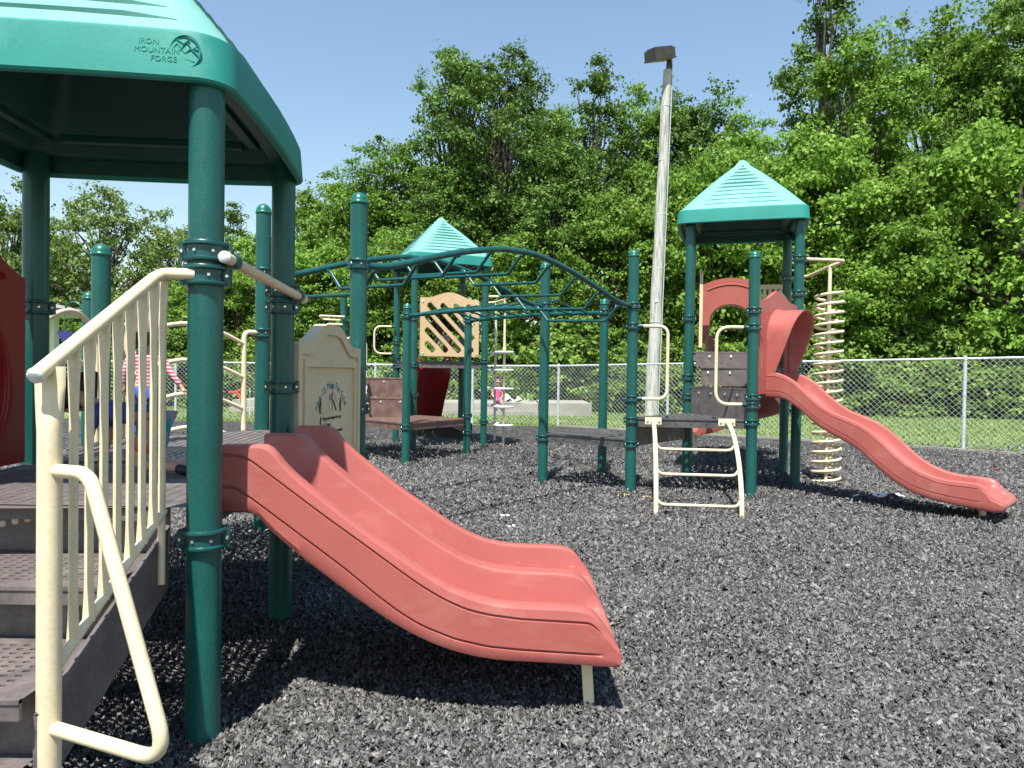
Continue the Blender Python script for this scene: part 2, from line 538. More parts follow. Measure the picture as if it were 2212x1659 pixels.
# perforated plate clipped to a convex polygon
def clip_poly(poly, edges):
    out = poly
    for (a, b) in edges:
        inp, out = out, []
        if not inp: return []
        def side(p): return (b[0] - a[0]) * (p[1] - a[1]) - (b[1] - a[1]) * (p[0] - a[0])
        for i in range(len(inp)):
            p, q = inp[i - 1], inp[i]
            sp, sq = side(p), side(q)
            if sp * sq < 0:
                t = sp / (sp - sq)
                out.append((p[0] + (q[0] - p[0]) * t, p[1] + (q[1] - p[1]) * t))
            if sq >= 0: out.append(q)
    return out

def perf_plate(b, poly, z, ang, px, py, hx, hy, wall=0.0, margin=0.03, mi=0):
    """poly counter-clockwise; cells px by py turned by ang, oval holes hx by hy"""
    ca, sa = cos(ang), sin(ang)
    L = [(p[0] * ca + p[1] * sa, -p[0] * sa + p[1] * ca) for p in poly]
    E = [(L[i - 1], L[i]) for i in range(len(L))]
    x0, x1 = min(p[0] for p in L), max(p[0] for p in L)
    y0, y1 = min(p[1] for p in L), max(p[1] for p in L)
    nx, ny = max(1, round((x1 - x0) / px)), max(1, round((y1 - y0) / py))
    px, py = (x1 - x0) / nx, (y1 - y0) / ny
    def inside(p, m):
        for (a, c) in E:
            l = sqrt((c[0] - a[0]) ** 2 + (c[1] - a[1]) ** 2)
            if ((c[0] - a[0]) * (p[1] - a[1]) - (c[1] - a[1]) * (p[0] - a[0])) / l < m: return False
        return True
    back = lambda p, zz: (p[0] * ca - p[1] * sa, p[0] * sa + p[1] * ca, zz)
    for i in range(nx):
        for j in range(ny):
            cx, cy = x0 + (i + .5) * px, y0 + (j + .5) * py
            q = [(cx - px / 2, cy - py / 2), (cx, cy - py / 2), (cx + px / 2, cy - py / 2), (cx + px / 2, cy),
                 (cx + px / 2, cy + py / 2), (cx, cy + py / 2), (cx - px / 2, cy + py / 2), (cx - px / 2, cy)]
            if all(inside(p, margin) for p in (q[0], q[2], q[4], q[6])):
                h = []
                for k in range(8):
                    a = -3 * pi / 4 + k * pi / 4
                    h.append((cx + hx / 2 * max(-1, min(1, cos(a) * 1.18)), cy + hy / 2 * max(-1, min(1, sin(a) * 1.08))))
                vs = [back(p, z) for p in q] + [back(p, z) for p in h]
                fs = [(k, (k + 1) % 8, 8 + (k + 1) % 8, 8 + k) for k in range(8)]
                if wall:
                    vs += [back(p, z - wall) for p in h]
                    fs += [(8 + k, 8 + (k + 1) % 8, 16 + (k + 1) % 8, 16 + k) for k in range(8)]
                b.add(vs, fs, mi)
            else:
                c = clip_poly([q[0], q[2], q[4], q[6]], E)
                if len(c) >= 3:
                    b.add([back(p, z) for p in c], [tuple(range(len(c)))], mi)

def ccw(poly):
    a = sum(poly[i - 1][0] * poly[i][1] - poly[i][0] * poly[i - 1][1] for i in range(len(poly)))
    return poly if a > 0 else poly[::-1]
def inset(poly, d):
    poly = ccw(poly)
    cx = sum(p[0] for p in poly) / len(poly); cy = sum(p[1] for p in poly) / len(poly)
    out = []
    for p in poly:
        v = Vector((cx - p[0], cy - p[1])); v.normalize()
        out.append((p[0] + v.x * d, p[1] + v.y * d))
    return out

DIMPLE = None
def deck(parent, poly, z, m='deck', ang=0.0, px=0.062, py=0.046, hx=0.036, hy=0.018, wall=0.0, margin=0.035, skirt=0.11, bolts=7, skip=()):
    poly = ccw(poly)
    b = MB()
    perf_plate(b, poly, z, ang, px, py, hx, hy, wall, margin)
    d = b.build('deck', m, parent, 0)
    global DIMPLE
    if DIMPLE is None:
        q = MB(); q.lathe([(0.012, 0), (0.008, 0.005), (0.0005, 0.006)], n=8); DIMPLE = q.mesh('bolt_head', 'black', 60)
    n = len(poly)
    for i in range(n):
        if i in skip: continue
        a, c = Vector((*poly[i - 1], 0)), Vector((*poly[i], 0))
        u = (c - a).normalized()
        nrm = Vector((u.y, -u.x, 0))
        e = MB()
        L = (c - a).length
        mid = (a + c) / 2
        e.box((mid.x - nrm.x * .006, mid.y - nrm.y * .006, z - skirt / 2 + 0.003), (L - 0.11, 0.012, skirt), atan2(u.y, u.x))
        e.box((mid.x + nrm.x * .004, mid.y + nrm.y * .004, z - 0.006), (L - 0.13, 0.016, 0.022), atan2(u.y, u.x))
        ed = e.build('deck_skirt', m, d, 30)
        q = MB()
        for k in range(bolts):
            t = 0.12 + 0.76 * k / (bolts - 1)
            p = a.lerp(c, t) + nrm * 0.001
            q.box((p.x, p.y, z - skirt * 0.55), (0.014, 0.010, 0.014), atan2(u.y, u.x) )
        q.build('bolt_row', 'black', d, 30)
    return d

# ------------------------------------------------------------------ hip roof with louvred ribs
def ring_pts(h, rad, z, n=8, bulge=0.0):
    """rounded square, 4*(n+1+4) points"""
    rad = min(rad, h * 0.999)
    P = []
    for k in range(4):
        a0 = k * pi / 2
        ccx, ccy = [(1, 1), (-1, 1), (-1, -1), (1, -1)][k]
        c = (ccx * (h - rad), ccy * (h - rad))
        for i in range(n + 1):
            a = a0 + i * pi / 2 / n
            P.append((c[0] + rad * cos(a), c[1] + rad * sin(a), z))
        # side points with a slight outward belly
        q = P[-1]
        nx_ = [(-1, 1), (-1, -1), (1, -1), (1, 1)][k]
        if k == 0: r = (-(h - rad), h)
        elif k == 1: r = (-h, -(h - rad))
        elif k == 2: r = ((h - rad), -h)
        else: r = (h, (h - rad))
        nd = [(0, 1), (-1, 0), (0, -1), (1, 0)][k]
        for i in range(1, 6):
            t = i / 6
            bl = bulge * 4 * t * (1 - t)
            P.append((q[0] + (r[0] - q[0]) * t + nd[0] * bl, q[1] + (r[1] - q[1]) * t + nd[1] * bl, z))
    return P

RIBS = {}
def hip_roof(parent, cx, cy, rz, z0, h=0.835, fh=0.19, rise=0.88):
    za = z0 + fh + rise
    b = MB()
    spec = [(h - 0.05, .10, z0 + 0.02), (h - 0.03, .12, z0), (h - 0.008, .13, z0 + 0.002), (h, .14, z0 + 0.012), (h - 0.001, .14, z0 + 0.022), (h - 0.011, .15, z0 + fh - 0.016), (h - 0.013, .15, z0 + fh - 0.004), (h - 0.024, .15, z0 + fh + 0.005), (h - 0.045, .15, z0 + fh + 0.025)]
    hs, zs = h - 0.045, z0 + fh + 0.025
    for t in (0.15, 0.3, 0.45, 0.6, 0.75, 0.86):
        spec.append((hs * (1 - t), .15 * (1 - t) + 0.06 * t, zs + (za - zs) * t + 0.03 * sin(pi * min(1, t)) ))
    spec += [(0.085, .07, za - 0.055), (0.05, .049, za - 0.022), (0.02, .0199, za - 0.006), (0.002, .0019, za)]
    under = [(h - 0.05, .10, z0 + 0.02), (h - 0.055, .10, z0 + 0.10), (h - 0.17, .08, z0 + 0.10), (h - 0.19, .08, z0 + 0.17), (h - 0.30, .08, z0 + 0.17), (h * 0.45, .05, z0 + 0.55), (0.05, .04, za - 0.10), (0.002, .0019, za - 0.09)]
    bul = 0.022
    rings = [ring_pts(a, r, z, 8, bul if a > 0.5 else 0.0) for a, r, z in spec]
    n = len(rings[0])
    def loft(rings, flip):
        vs = [p for r in rings for p in r]
        fs = []
        for i in range(len(rings) - 1):
            for j in range(n):
                q = (i * n + j, i * n + (j + 1) % n, (i + 1) * n + (j + 1) % n, (i + 1) * n + j)
                fs.append(q[::-1] if flip else q)
        b.add(vs, fs)
    loft(rings, False)
    k0 = len(b.f)
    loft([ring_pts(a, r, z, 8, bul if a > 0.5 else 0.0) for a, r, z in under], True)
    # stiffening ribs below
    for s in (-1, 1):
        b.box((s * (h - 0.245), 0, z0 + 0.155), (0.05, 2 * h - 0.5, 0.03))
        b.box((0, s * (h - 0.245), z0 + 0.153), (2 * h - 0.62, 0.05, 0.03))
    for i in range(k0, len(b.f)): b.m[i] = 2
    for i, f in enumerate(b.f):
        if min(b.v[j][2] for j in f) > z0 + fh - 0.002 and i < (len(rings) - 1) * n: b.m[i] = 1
    me = b.mesh('roof', ['roof', 'rooftop', 'roofshade'], 38)
    ro = put('roof', me, parent, (cx, cy, 0), rz)
    # louvre ribs: a wedge strip across each face, its lower lip proud of the slope
    N = 11
    for k in range(N):
        t0, t1 = 0.045 + k * 0.078, 0.045 + (k + 1) * 0.078
        key = (k, round(z0, 2))
        if key not in RIBS:
            q = MB()
            def at(t, lift):
                hh = hs * (1 - t)
                z = zs + (za - zs) * t + 0.03 * sin(pi * t)
                nrm = Vector((0, -0.74, 0.67)).normalized()
                return hh, Vector((0, -hh, z)) + nrm * lift
            h0, p0 = at(t0, 0.021)
            h0b, p0b = at(t0 - 0.012, -0.006)
            h1, p1 = at(t1 - 0.012, 0.002)
            m0, m1 = 0.135, 0.135
            w0, w1 = max(0.02, h0 - m0), max(0.015, h1 - m1)
            bl = 0.012 * (w0 > 0.3)
            seg = 6
            rowb, row0, row1 = [], [], []
            for i in range(seg + 1):
                s = -1 + 2 * i / seg
                bb = Vector((0, -bl * (1 - s * s), 0))
                e = 0.1 if abs(s) > .99 else 1.0
                nrm = Vector((0, -0.74, 0.67)) * (0.021 * (1 - e))
                rowb.append(p0b + Vector((s * w0, 0, 0)) + bb)
                row0.append(p0 - nrm + Vector((s * w0 * (1 if e == 1 else .995), 0, 0)) + bb)
                row1.append(p1 + Vector((s * w1, 0, 0)))
            vs = rowb + row0 + row1
            m_ = seg + 1
            fs = []
            for i in range(seg):
                fs.append((i, i + 1, m_ + i + 1, m_ + i))
                fs.append((m_ + i, m_ + i + 1, 2 * m_ + i + 1, 2 * m_ + i))
            fs.append((0, m_, 2 * m_)); fs.append((seg, 2 * m_ + seg, m_ + seg))
            q.add(vs, fs)
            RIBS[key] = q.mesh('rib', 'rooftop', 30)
        for f in range(4):
            put('rib', RIBS[key], ro, (cx, cy, 0), rz + f * pi / 2)
    return ro

# ------------------------------------------------------------------ GROUND
def sheet(name, poly, z, m, label=None, res=None):
    b = MB()
    b.add([(x, y, z) for x, y in ccw(poly)], [tuple(range(len(poly)))])
    o = b.build(name, m, None, 0)
    return tag(o, label, None, None, 'structure')
sheet('lawn', [(-400, -40), (400, -40), (400, 800), (-400, 800)], -0.02, 'lawn', 'sunlit short grass lawn beyond the mulch')
MULCH = [(-26, -8), (20, -8), (16, 9.5), (10.55, 13.95), (8.5, 15.75), (1.35, 20.35), (-8, 20.55), (-26, 20.9)]
sheet('mulch_bed', MULCH, 0.0, 'mulch', 'black shredded rubber mulch surface of the playground')

def chips():
    """shredded rubber: bent shards lying in all directions, thinning out with distance"""
    P = []
    for (ya, yb, dens) in ((2.15, 3.6, 10500), (3.6, 5.2, 6200), (5.2, 7.5, 2600), (7.5, 11.0, 1150), (11.0, 16.5, 360)):
        wa = 0.78 * yb + 1.5
        n = int((yb - ya) * 2 * wa * dens)
        x = RNG.uniform(-wa, wa, n); y = RNG.uniform(ya, yb, n)
        k = ((np.abs(x) < 0.78 * y + 0.35) | ((np.abs(x) < 0.78 * y + 1.5) & (RNG.uniform(0, 1, n) < 0.45))) & (RNG.uniform(0, 1, n) > (y - 12.5) / 4)
        P.append(np.stack([x[k], y[k]], 1))
    P = np.concatenate(P)
    n = len(P)
    far = np.clip((P[:, 1] - 4) / 7, 0, 1)
    L = RNG.lognormal(-4.06, 0.42, n) * (1 + 0.55 * far)
    W = L * RNG.uniform(0.38, 0.8, n)
    H = RNG.uniform(0.005, 0.014, n) * (1 + far)
    a = RNG.uniform(0, 2 * pi, n)
    tilt = RNG.normal(0, 0.55, n)
    z = RNG.uniform(0.0, 0.020, n) * (1 + far) + 0.012 * (1 + np.sin(P[:, 0] * 2.3 + 1.7 * np.sin(P[:, 1] * 1.3)) * np.sin(P[:, 1] * 2.9 + 1.1)) * np.clip((P[:, 1] - 2.2) / 1.5, 0, 1)
    for (qx, qy) in ((-1.21, 2.83), (-1.34, 4.18), (-1.215, 5.64), (0.352, 3.13), (1.495, 8.95), (2.95, 8.8), (0.43, 9.66)):
        dd = np.hypot(P[:, 0] - qx, P[:, 1] - qy)
        z = z + 0.032 * np.clip(1 - dd / 0.24, 0, 1)
    t = np.stack([np.cos(a), np.sin(a), np.sin(tilt)], 1)
    s = np.stack([-np.sin(a), np.cos(a), RNG.normal(0, 0.55, n)], 1)
    up = np.array([0, 0, 1.0])
    c = np.stack([P[:, 0], P[:, 1], z], 1)
    bend = RNG.normal(0, 0.25, n)[:, None]
    tl, sw = t * (L / 2)[:, None], s * (W / 2)[:, None]
    hh = up * H[:, None]
    mid = s * (L * 0.5)[:, None] * bend
    v = np.stack([c - tl - sw * .7, c - tl + sw * .7, c + tl * .9 + sw * .5 , c + tl * .9 - sw * .5,
                  c - tl * .55 + hh + mid * .6, c + tl * .5 + hh * .8 + mid * .6], 1)
    v[:, 0] += mid * -.3; v[:, 1] += mid * -.3
    F4 = np.array([[1, 0, 4, -1], [0, 3, 5, 4], [3, 2, 5, -1], [2, 1, 4, 5]])
    order = [(0, 3, 5, 4), (2, 1, 4, 5), (1, 0, 4), (3, 2, 5)]
    base = np.arange(n) * 6
    loops = np.concatenate([np.concatenate([base[:, None] + np.array(o) for o in order], 1)], 0).reshape(-1)
    me = bpy.data.meshes.new('mulch_chips')
    me.vertices.add(n * 6)
    me.vertices.foreach_set('co', v.reshape(-1))
    me.loops.add(n * 14)
    me.loops.foreach_set('vertex_index', loops.astype(np.int32))
    me.polygons.add(n * 4)
    st = (np.arange(n) * 14)[:, None] + np.array([0, 4, 8, 11])
    me.polygons.foreach_set('loop_start', st.reshape(-1).astype(np.int32))
    me.update(calc_edges=True)
    me.materials.append(M['chip'])
    o = put('mulch_chips', me)
    tag(o, 'loose black and grey shredded rubber chips in the foreground', None, None, 'stuff')
chips()

def edging():
    t = thing('edging_strip', 'pale timber edging strip between mulch and grass along the fence', 'edging', (9.5, 14.9, 0))
    pts = [(10.75, 13.75), (10.55, 13.95), (8.5, 15.75), (4.9, 18.06), (1.35, 20.35)]
    for a, c in zip(pts[:-1], pts[1:]):
        b = MB()
        u = Vector((c[0] - a[0], c[1] - a[1], 0)); L = u.length; u.normalize()
        b.box(((a[0] + c[0]) / 2, (a[1] + c[1]) / 2, 0.02), (L - 0.01, 0.09, 0.055), atan2(u.y, u.x))
        b.build('edging_board', 'concrete', t, 30)
edging()

def lawn_blades():
    n = 60000
    y = RNG.uniform(14.5, 31.5, n); x = RNG.uniform(-13, 24, n)
    def dist(x, y):
        yb = np.where(x > 8.5, 15.75 - (x - 8.5) * 0.88, np.where(x > 1.35, 20.35 - (x - 1.35) * 0.643, 20.45))
        return y - yb
    k = dist(x, y) > 0.08
    k &= ~((x > -10.1) & (x < 3.0) & (y > 25.3) & (y < 30.3))
    x, y = x[k], y[k]; n = len(x)
    a = RNG.uniform(0, 2 * pi, n); h = RNG.uniform(0.03, 0.085, n) ; w = RNG.uniform(0.010, 0.022, n)
    lean = RNG.normal(0, 0.035, (n, 2))
    c = np.stack([x, y, np.full(n, -0.02)], 1)
    s = np.stack([np.cos(a), np.sin(a), 0 * a], 1) * w[:, None]
    tip = c + np.concatenate([lean, h[:, None]], 1)
    v = np.stack([c - s, c + s, tip], 1).reshape(-1)
    me = bpy.data.meshes.new('grass')
    me.vertices.add(n * 3); me.vertices.foreach_set('co', v)
    me.loops.add(n * 3); me.loops.foreach_set('vertex_index', np.arange(n * 3, dtype=np.int32))
    me.polygons.add(n); me.polygons.foreach_set('loop_start', np.arange(0, n * 3, 3, dtype=np.int32))
    me.update(calc_edges=True)
    me.materials.append(M['blade'])
    tag(put('grass', me), 'short green grass growing behind the chain link fence', None, None, 'stuff')
lawn_blades()

# ------------------------------------------------------------------ TREES
def leaf_cloud(centres, radii, per, size, flat=0.5, seed=1, up=0.6):
    g = np.random.default_rng(seed)
    C_, Nn = [], []
    for c, r, k in zip(centres, radii, per):
        # a spray: a few drooping twigs fanned out from the clump's heart, leaves strung loosely along them
        nt_ = max(4, int(k / 26))
        az = g.uniform(0, 2 * pi, nt_); ln = r * g.uniform(0.5, 1.45, nt_); el = g.normal(0.12, 0.38, nt_)
        ax = np.stack([np.cos(az) * np.cos(el), np.sin(az) * np.cos(el), np.sin(el) * flat * 1.6], 1) * ln[:, None]
        q = g.integers(0, nt_, k)
        t_ = g.uniform(0.05, 1.0, k) ** 0.8
        p = ax[q] * t_[:, None]
        p[:, 2] -= 0.22 * r * t_ ** 2
        p += g.normal(0, 1, (k, 3)) * np.array([0.20, 0.20, 0.12]) * r
        C_.append(c + p)
        d = p / (np.linalg.norm(p, axis=1)[:, None] + 1e-6)
        nn = d * 0.45 + np.array([0, 0, up]) + g.normal(0, 0.5, (k, 3))
        Nn.append(nn / np.linalg.norm(nn, axis=1)[:, None])
    C_ = np.concatenate(C_); Nn = np.concatenate(Nn)
    n = len(C_)
    t = g.normal(size=(n, 3)); t[:, 2] -= 0.5
    t -= Nn * (t * Nn).sum(1)[:, None]; t /= np.linalg.norm(t, axis=1)[:, None]
    s = np.cross(Nn, t)
    L = size * g.uniform(0.65, 1.35, n)[:, None]
    W = L * g.uniform(0.33, 0.5, n)[:, None]
    fold = Nn * (L * 0.14)
    v = np.stack([C_ - t * L * .5, C_ + s * W + fold + t * L * .05, C_ + t * L * .55, C_ - s * W + fold + t * L * .05], 1)
    me = bpy.data.meshes.new('crown')
    me.vertices.add(n * 4); me.vertices.foreach_set('co', v.reshape(-1))
    me.loops.add(n * 4); me.loops.foreach_set('vertex_index', np.arange(n * 4, dtype=np.int32))
    me.polygons.add(n); me.polygons.foreach_set('loop_start', np.arange(0, n * 4, 4, dtype=np.int32))
    me.update(calc_edges=True)
    return me

def tree_variant(seed, R, zb, zt, nclump, per, rc, leaf, m, size=0.21, trunk_r=0.22, taper=0.42, hollow=0.45, limbs=26, flat=0.6):
    """crown of leaf clumps on an uneven ellipsoid between zb and zt; trunk and limbs reaching into it"""
    g = np.random.default_rng(seed)
    zc, rz = (zb + zt) / 2, (zt - zb) / 2
    ph = g.uniform(0, 2 * pi, 8)
    cs, rs, ks = [], [], []
    while len(cs) < nclump:
        d = g.normal(size=3); d /= np.linalg.norm(d)
        az = atan2(d[1], d[0])
        env = 1 + 0.16 * sin(2 * az + ph[0]) + 0.13 * sin(3 * az + ph[1] + 2 * d[2]) + 0.14 * sin(5 * d[2] + ph[2]) + 0.08 * sin(5 * az + ph[3] + 4 * d[2])
        u = g.uniform(hollow, 1) ** 0.6
        p = np.array([d[0] * R * env * u, d[1] * R * env * u, zc + d[2] * rz * (0.92 + 0.1 * sin(4 * az + ph[4])) * u])
        # egg shape: narrower on top
        tz = (p[2] - zb) / (zt - zb)
        f = 1.08 - taper * max(0, tz - 0.45)
        p[0] *= f; p[1] *= f
        cs.append(p); r = rc * g.uniform(0.6, 1.3); rs.append(r); ks.append(int(per * (r / rc) ** 2))
    me = leaf_cloud(cs, rs, ks, size, flat, seed + 100)
    me.materials.append(M[m])
    b = MB()
    bend = g.normal(0, 0.25, 2)
    tp = [(bend[0] * t, bend[1] * t, -0.1 + (zb + (zt - zb) * 0.72) * t) for t in [i / 8 for i in range(9)]]
    b.tube(tp, [trunk_r * (1 - 0.8 * i / 8) for i in range(9)], 8)
    idx = g.choice(len(cs), min(limbs, len(cs)), replace=False)
    for i in idx:
        c = cs[i]
        t0 = max(0.25, min(0.95, (c[2] * 0.62) / (zb + (zt - zb) * 0.72)))
        k = t0 * 8; a = int(min(7, k)); fr = k - a
        p0 = Vector(tp[a]).lerp(Vector(tp[a + 1]), fr)
        p3 = Vector(c)
        p1 = p0.lerp(p3, 0.35) + Vector((0, 0, 0.3)); p2 = p0.lerp(p3, 0.7) + Vector(g.normal(0, 0.25, 3))
        r0 = trunk_r * (1 - 0.8 * t0) * 0.55 + 0.02
        b.tube([p0, p1, p2, p3], [r0, r0 * .75, r0 * .5, 0.012], 5, cap=False)
    tr = b.mesh('trunk', 'bark', 60)
    return me, tr

TV = {}
TV['maple0'] = tree_variant(1, 2.9, 0.6, 10, 132, 224, 0.87, None, 'leaf', size=0.165, hollow=0.5)
TV['maple1'] = tree_variant(2, 3.2, 0.6, 11, 149, 224, 0.92, None, 'leaf', size=0.165, hollow=0.5)
TV['maple2'] = tree_variant(3, 2.6, 0.6, 9, 119, 224, 0.85, None, 'leaf', size=0.16, hollow=0.5)
TV['tall0'] = tree_variant(9, 2.7, 5.0, 17, 136, 212, 0.87, None, 'leaf', size=0.165, limbs=60, trunk_r=0.28, taper=0.2, hollow=0.4)
TV['tall1'] = tree_variant(10, 3.1, 4.0, 18, 161, 212, 0.92, None, 'leaf', size=0.165, limbs=60, trunk_r=0.3, hollow=0.4)
TV['dark0'] = tree_variant(4, 3.9, 6.5, 19, 142, 218, 0.92, None, 'leafdark', size=0.17, limbs=80, trunk_r=0.36, hollow=0.4, taper=0.1)
TV['dark1'] = tree_variant(5, 2.1, 8.0, 18, 61, 168, 0.75, None, 'leafdark', size=0.16, limbs=36, trunk_r=0.26, hollow=0.25)
TV['dark2'] = tree_variant(6, 3.2, 4.0, 16, 156, 212, 0.92, None, 'leafdark', size=0.165, limbs=50, trunk_r=0.3, hollow=0.4)
TV['pale0'] = tree_variant(7, 4.0, 1.5, 12, 221, 106, 0.87, None, 'leafpale', size=0.17, limbs=110, trunk_r=0.24)
TV['pale1'] = tree_variant(8, 3.0, 1.5, 11, 146, 100, 0.83, None, 'leafpale', size=0.17, limbs=80, trunk_r=0.2)
TV['bush0'] = tree_variant(21, 1.7, -1.1, 3.2, 72, 152, 0.59, None, 'leafbush', size=0.13, trunk_r=0.05, hollow=0.5, limbs=12)
TV['bush1'] = tree_variant(22, 1.8, -1.0, 2.6, 72, 152, 0.57, None, 'leafbush', size=0.135, trunk_r=0.05, hollow=0.5, limbs=12)
TV['bush2'] = tree_variant(23, 1.6, -1.3, 3.8, 72, 152, 0.59, None, 'leafbush', size=0.13, trunk_r=0.05, hollow=0.5, limbs=12)
VTOP = dict(maple0=10, maple1=11, maple2=9, tall0=17, tall1=18, dark0=19, dark1=18, dark2=16, pale0=12, pale1=11, bush0=3.2, bush1=2.6, bush2=3.8)

def tree(var, x, y, h, wid=1.0, rz=0.0, label=None, group=None, cat='tree', name='tree', z=-0.02):
    t = thing(name, label, cat, (x, y, z), group)
    s = h / VTOP[var]
    t.rotation_euler = (0, 0, rz)
    t.scale = (s * wid, s * wid, s)
    me, tr = TV[var]
    for n_, m_ in (('crown', me), ('trunk', tr)):
        o = bpy.data.objects.new(n_, m_); COL.objects.link(o); o.parent = t
    return t
TREES = [
    ('dark0', -3.24, 38.5, 19.04, 0.87, 1.49, 'dark green tree with domed top, left twin of the tallest pair above the wood'),
    ('dark0', -0.63, 37.2, 18.69, 0.85, 3.42, 'dark green tree, right twin of the tallest pair above the wood'),
    ('tall0', 2.29, 39.5, 16.75, 0.85, 2.32, 'tree filling the dip between the tallest pair and the slender tree'),
    ('dark1', 4.34, 39, 19.07, 0.87, 3.79, 'slender airy tree with bare trunk just left of the light pole'),
    ('tall0', 7.17, 40, 18.16, 0.85, 3.93, 'green tree whose crown stands right behind the floodlight'),
    ('dark2', 9.37, 39, 17.48, 0.85, 0.41, 'mid green tree just right of the light pole top'),
    ('tall1', 11.39, 37, 15.75, 0.85, 0.08, 'rounded tree at the low dip right of the light pole'),
    ('dark1', 17.71, 41, 25.75, 0.85, 5.26, 'dark tall tree hanging over the top edge right of the light pole'),
    ('tall0', 16.75, 35, 19.12, 0.85, 1.63, 'bright tall maple behind the right-hand tower roof'),
    ('tall1', 23.95, 42, 24.55, 0.87, 1.47, 'tall tree at the top edge right of the bright maple'),
    ('tall0', 24.85, 38, 21.68, 0.85, 6.25, 'tall leafy tree near the top right corner'),
    ('dark0', 27.91, 37, 23.78, 0.85, 2.95, 'very tall tree cut by the right edge of the view'),
    ('maple2', 22.01, 31.5, 14.25, 0.85, 5.25, 'bright low maple at the right edge in front of dark shade'),
    ('maple1', 13.23, 33.5, 13.95, 0.85, 2.99, 'broad bright maple just right of the teal tower roof'),
    ('maple0', 17.15, 32.5, 11.67, 0.85, 4.01, 'bright spreading maple above the coil climber'),
    ('dark2', 22.42, 36, 14.65, 0.94, 0.95, 'shaded tree in the dark gap near the right edge'),
    ('maple2', 9.88, 33, 12.57, 0.85, 3.99, 'bright maple behind the right-hand teal roof'),
    ('maple0', 7.53, 33.8, 11.93, 0.85, 5.45, 'bright maple behind the middle of the wooden pole'),
    ('maple1', 4.54, 33.2, 10.65, 0.85, 3.29, 'broad bright maple between the arched ladder and the pole'),
    ('dark2', 1.99, 36, 14.14, 0.93, 4.66, 'darker tree between the tallest tree and the slender tree'),
    ('maple0', -0.12, 32.5, 8.10, 0.97, 4.22, 'bright maple just right of the distant teal roof'),
    ('dark2', -3.42, 36, 12.45, 1.02, 0.40, 'dim tree directly behind the distant teal roof'),
    ('tall0', -5.57, 38, 13.81, 1.12, 4.76, 'tree with thin upright branches left of the tallest tree'),
    ('tall1', -8.25, 38, 13.19, 1.08, 3.71, 'tree rising just right of the near roof corner'),
    ('maple0', -9.27, 35, 10.61, 0.85, 1.89, 'bright tree beside the corner of the near roof'),
    ('maple2', -5.25, 32.5, 8.45, 0.90, 0.19, 'bright low tree between the round-topped post and the distant roof'),
    ('maple1', -8.52, 31.5, 7.58, 0.92, 5.44, 'bright yellow-green maple between the two near posts and the round-topped post'),
    ('maple2', -11.39, 34, 8.69, 0.85, 2.97, 'tree seen between the two right posts of the near tower'),
    ('dark1', -19.65, 50, 13.37, 1.13, 4.51, 'thin spindly tree with bare twigs right of the near front post'),
    ('maple0', -12.45, 32, 6.39, 1.11, 5.52, 'bright bushy tree behind the arched railing'),
    ('pale0', -26.12, 46, 13.19, 0.85, 4.48, 'pale yellow-green tree framed under the near roof'),
    ('pale1', -24.61, 52, 12.65, 0.85, 5.78, 'smaller pale tree left of the near front post'),
    ('pale1', -32.12, 46, 13.11, 0.85, 2.48, 'pale tree at the left edge under the near roof'),
    ('dark2', -38.61, 60, 13.53, 1.04, 5.03, 'distant tree behind the dark rear post of the near tower'),
    ('maple1', -15.39, 33, 5.88, 1.25, 2.79, 'bright bushy tree behind the stair handrail'),
    ('maple2', -18.98, 36, 5.55, 1.25, 5.88, 'low green tree behind the top of the stair handrail'),
    ('pale1', -30.12, 40, 10.23, 0.85, 5.52, 'pale tree beyond the left edge'),
    ('maple2', 14.31, 31.8, 7.55, 1.03, 0.61, 'low bright maple directly behind the coil climber'),
    ('maple0', -6.72, 31.7, 5.82, 1.21, 0.85, 'low bright tree right of the sign panel'),
]
for v_, x_, y_, h_, w_, r_, l_ in TREES:
    tree(v_, x_, y_, h_, w_, r_, l_, 'trees of the wood behind the fence')
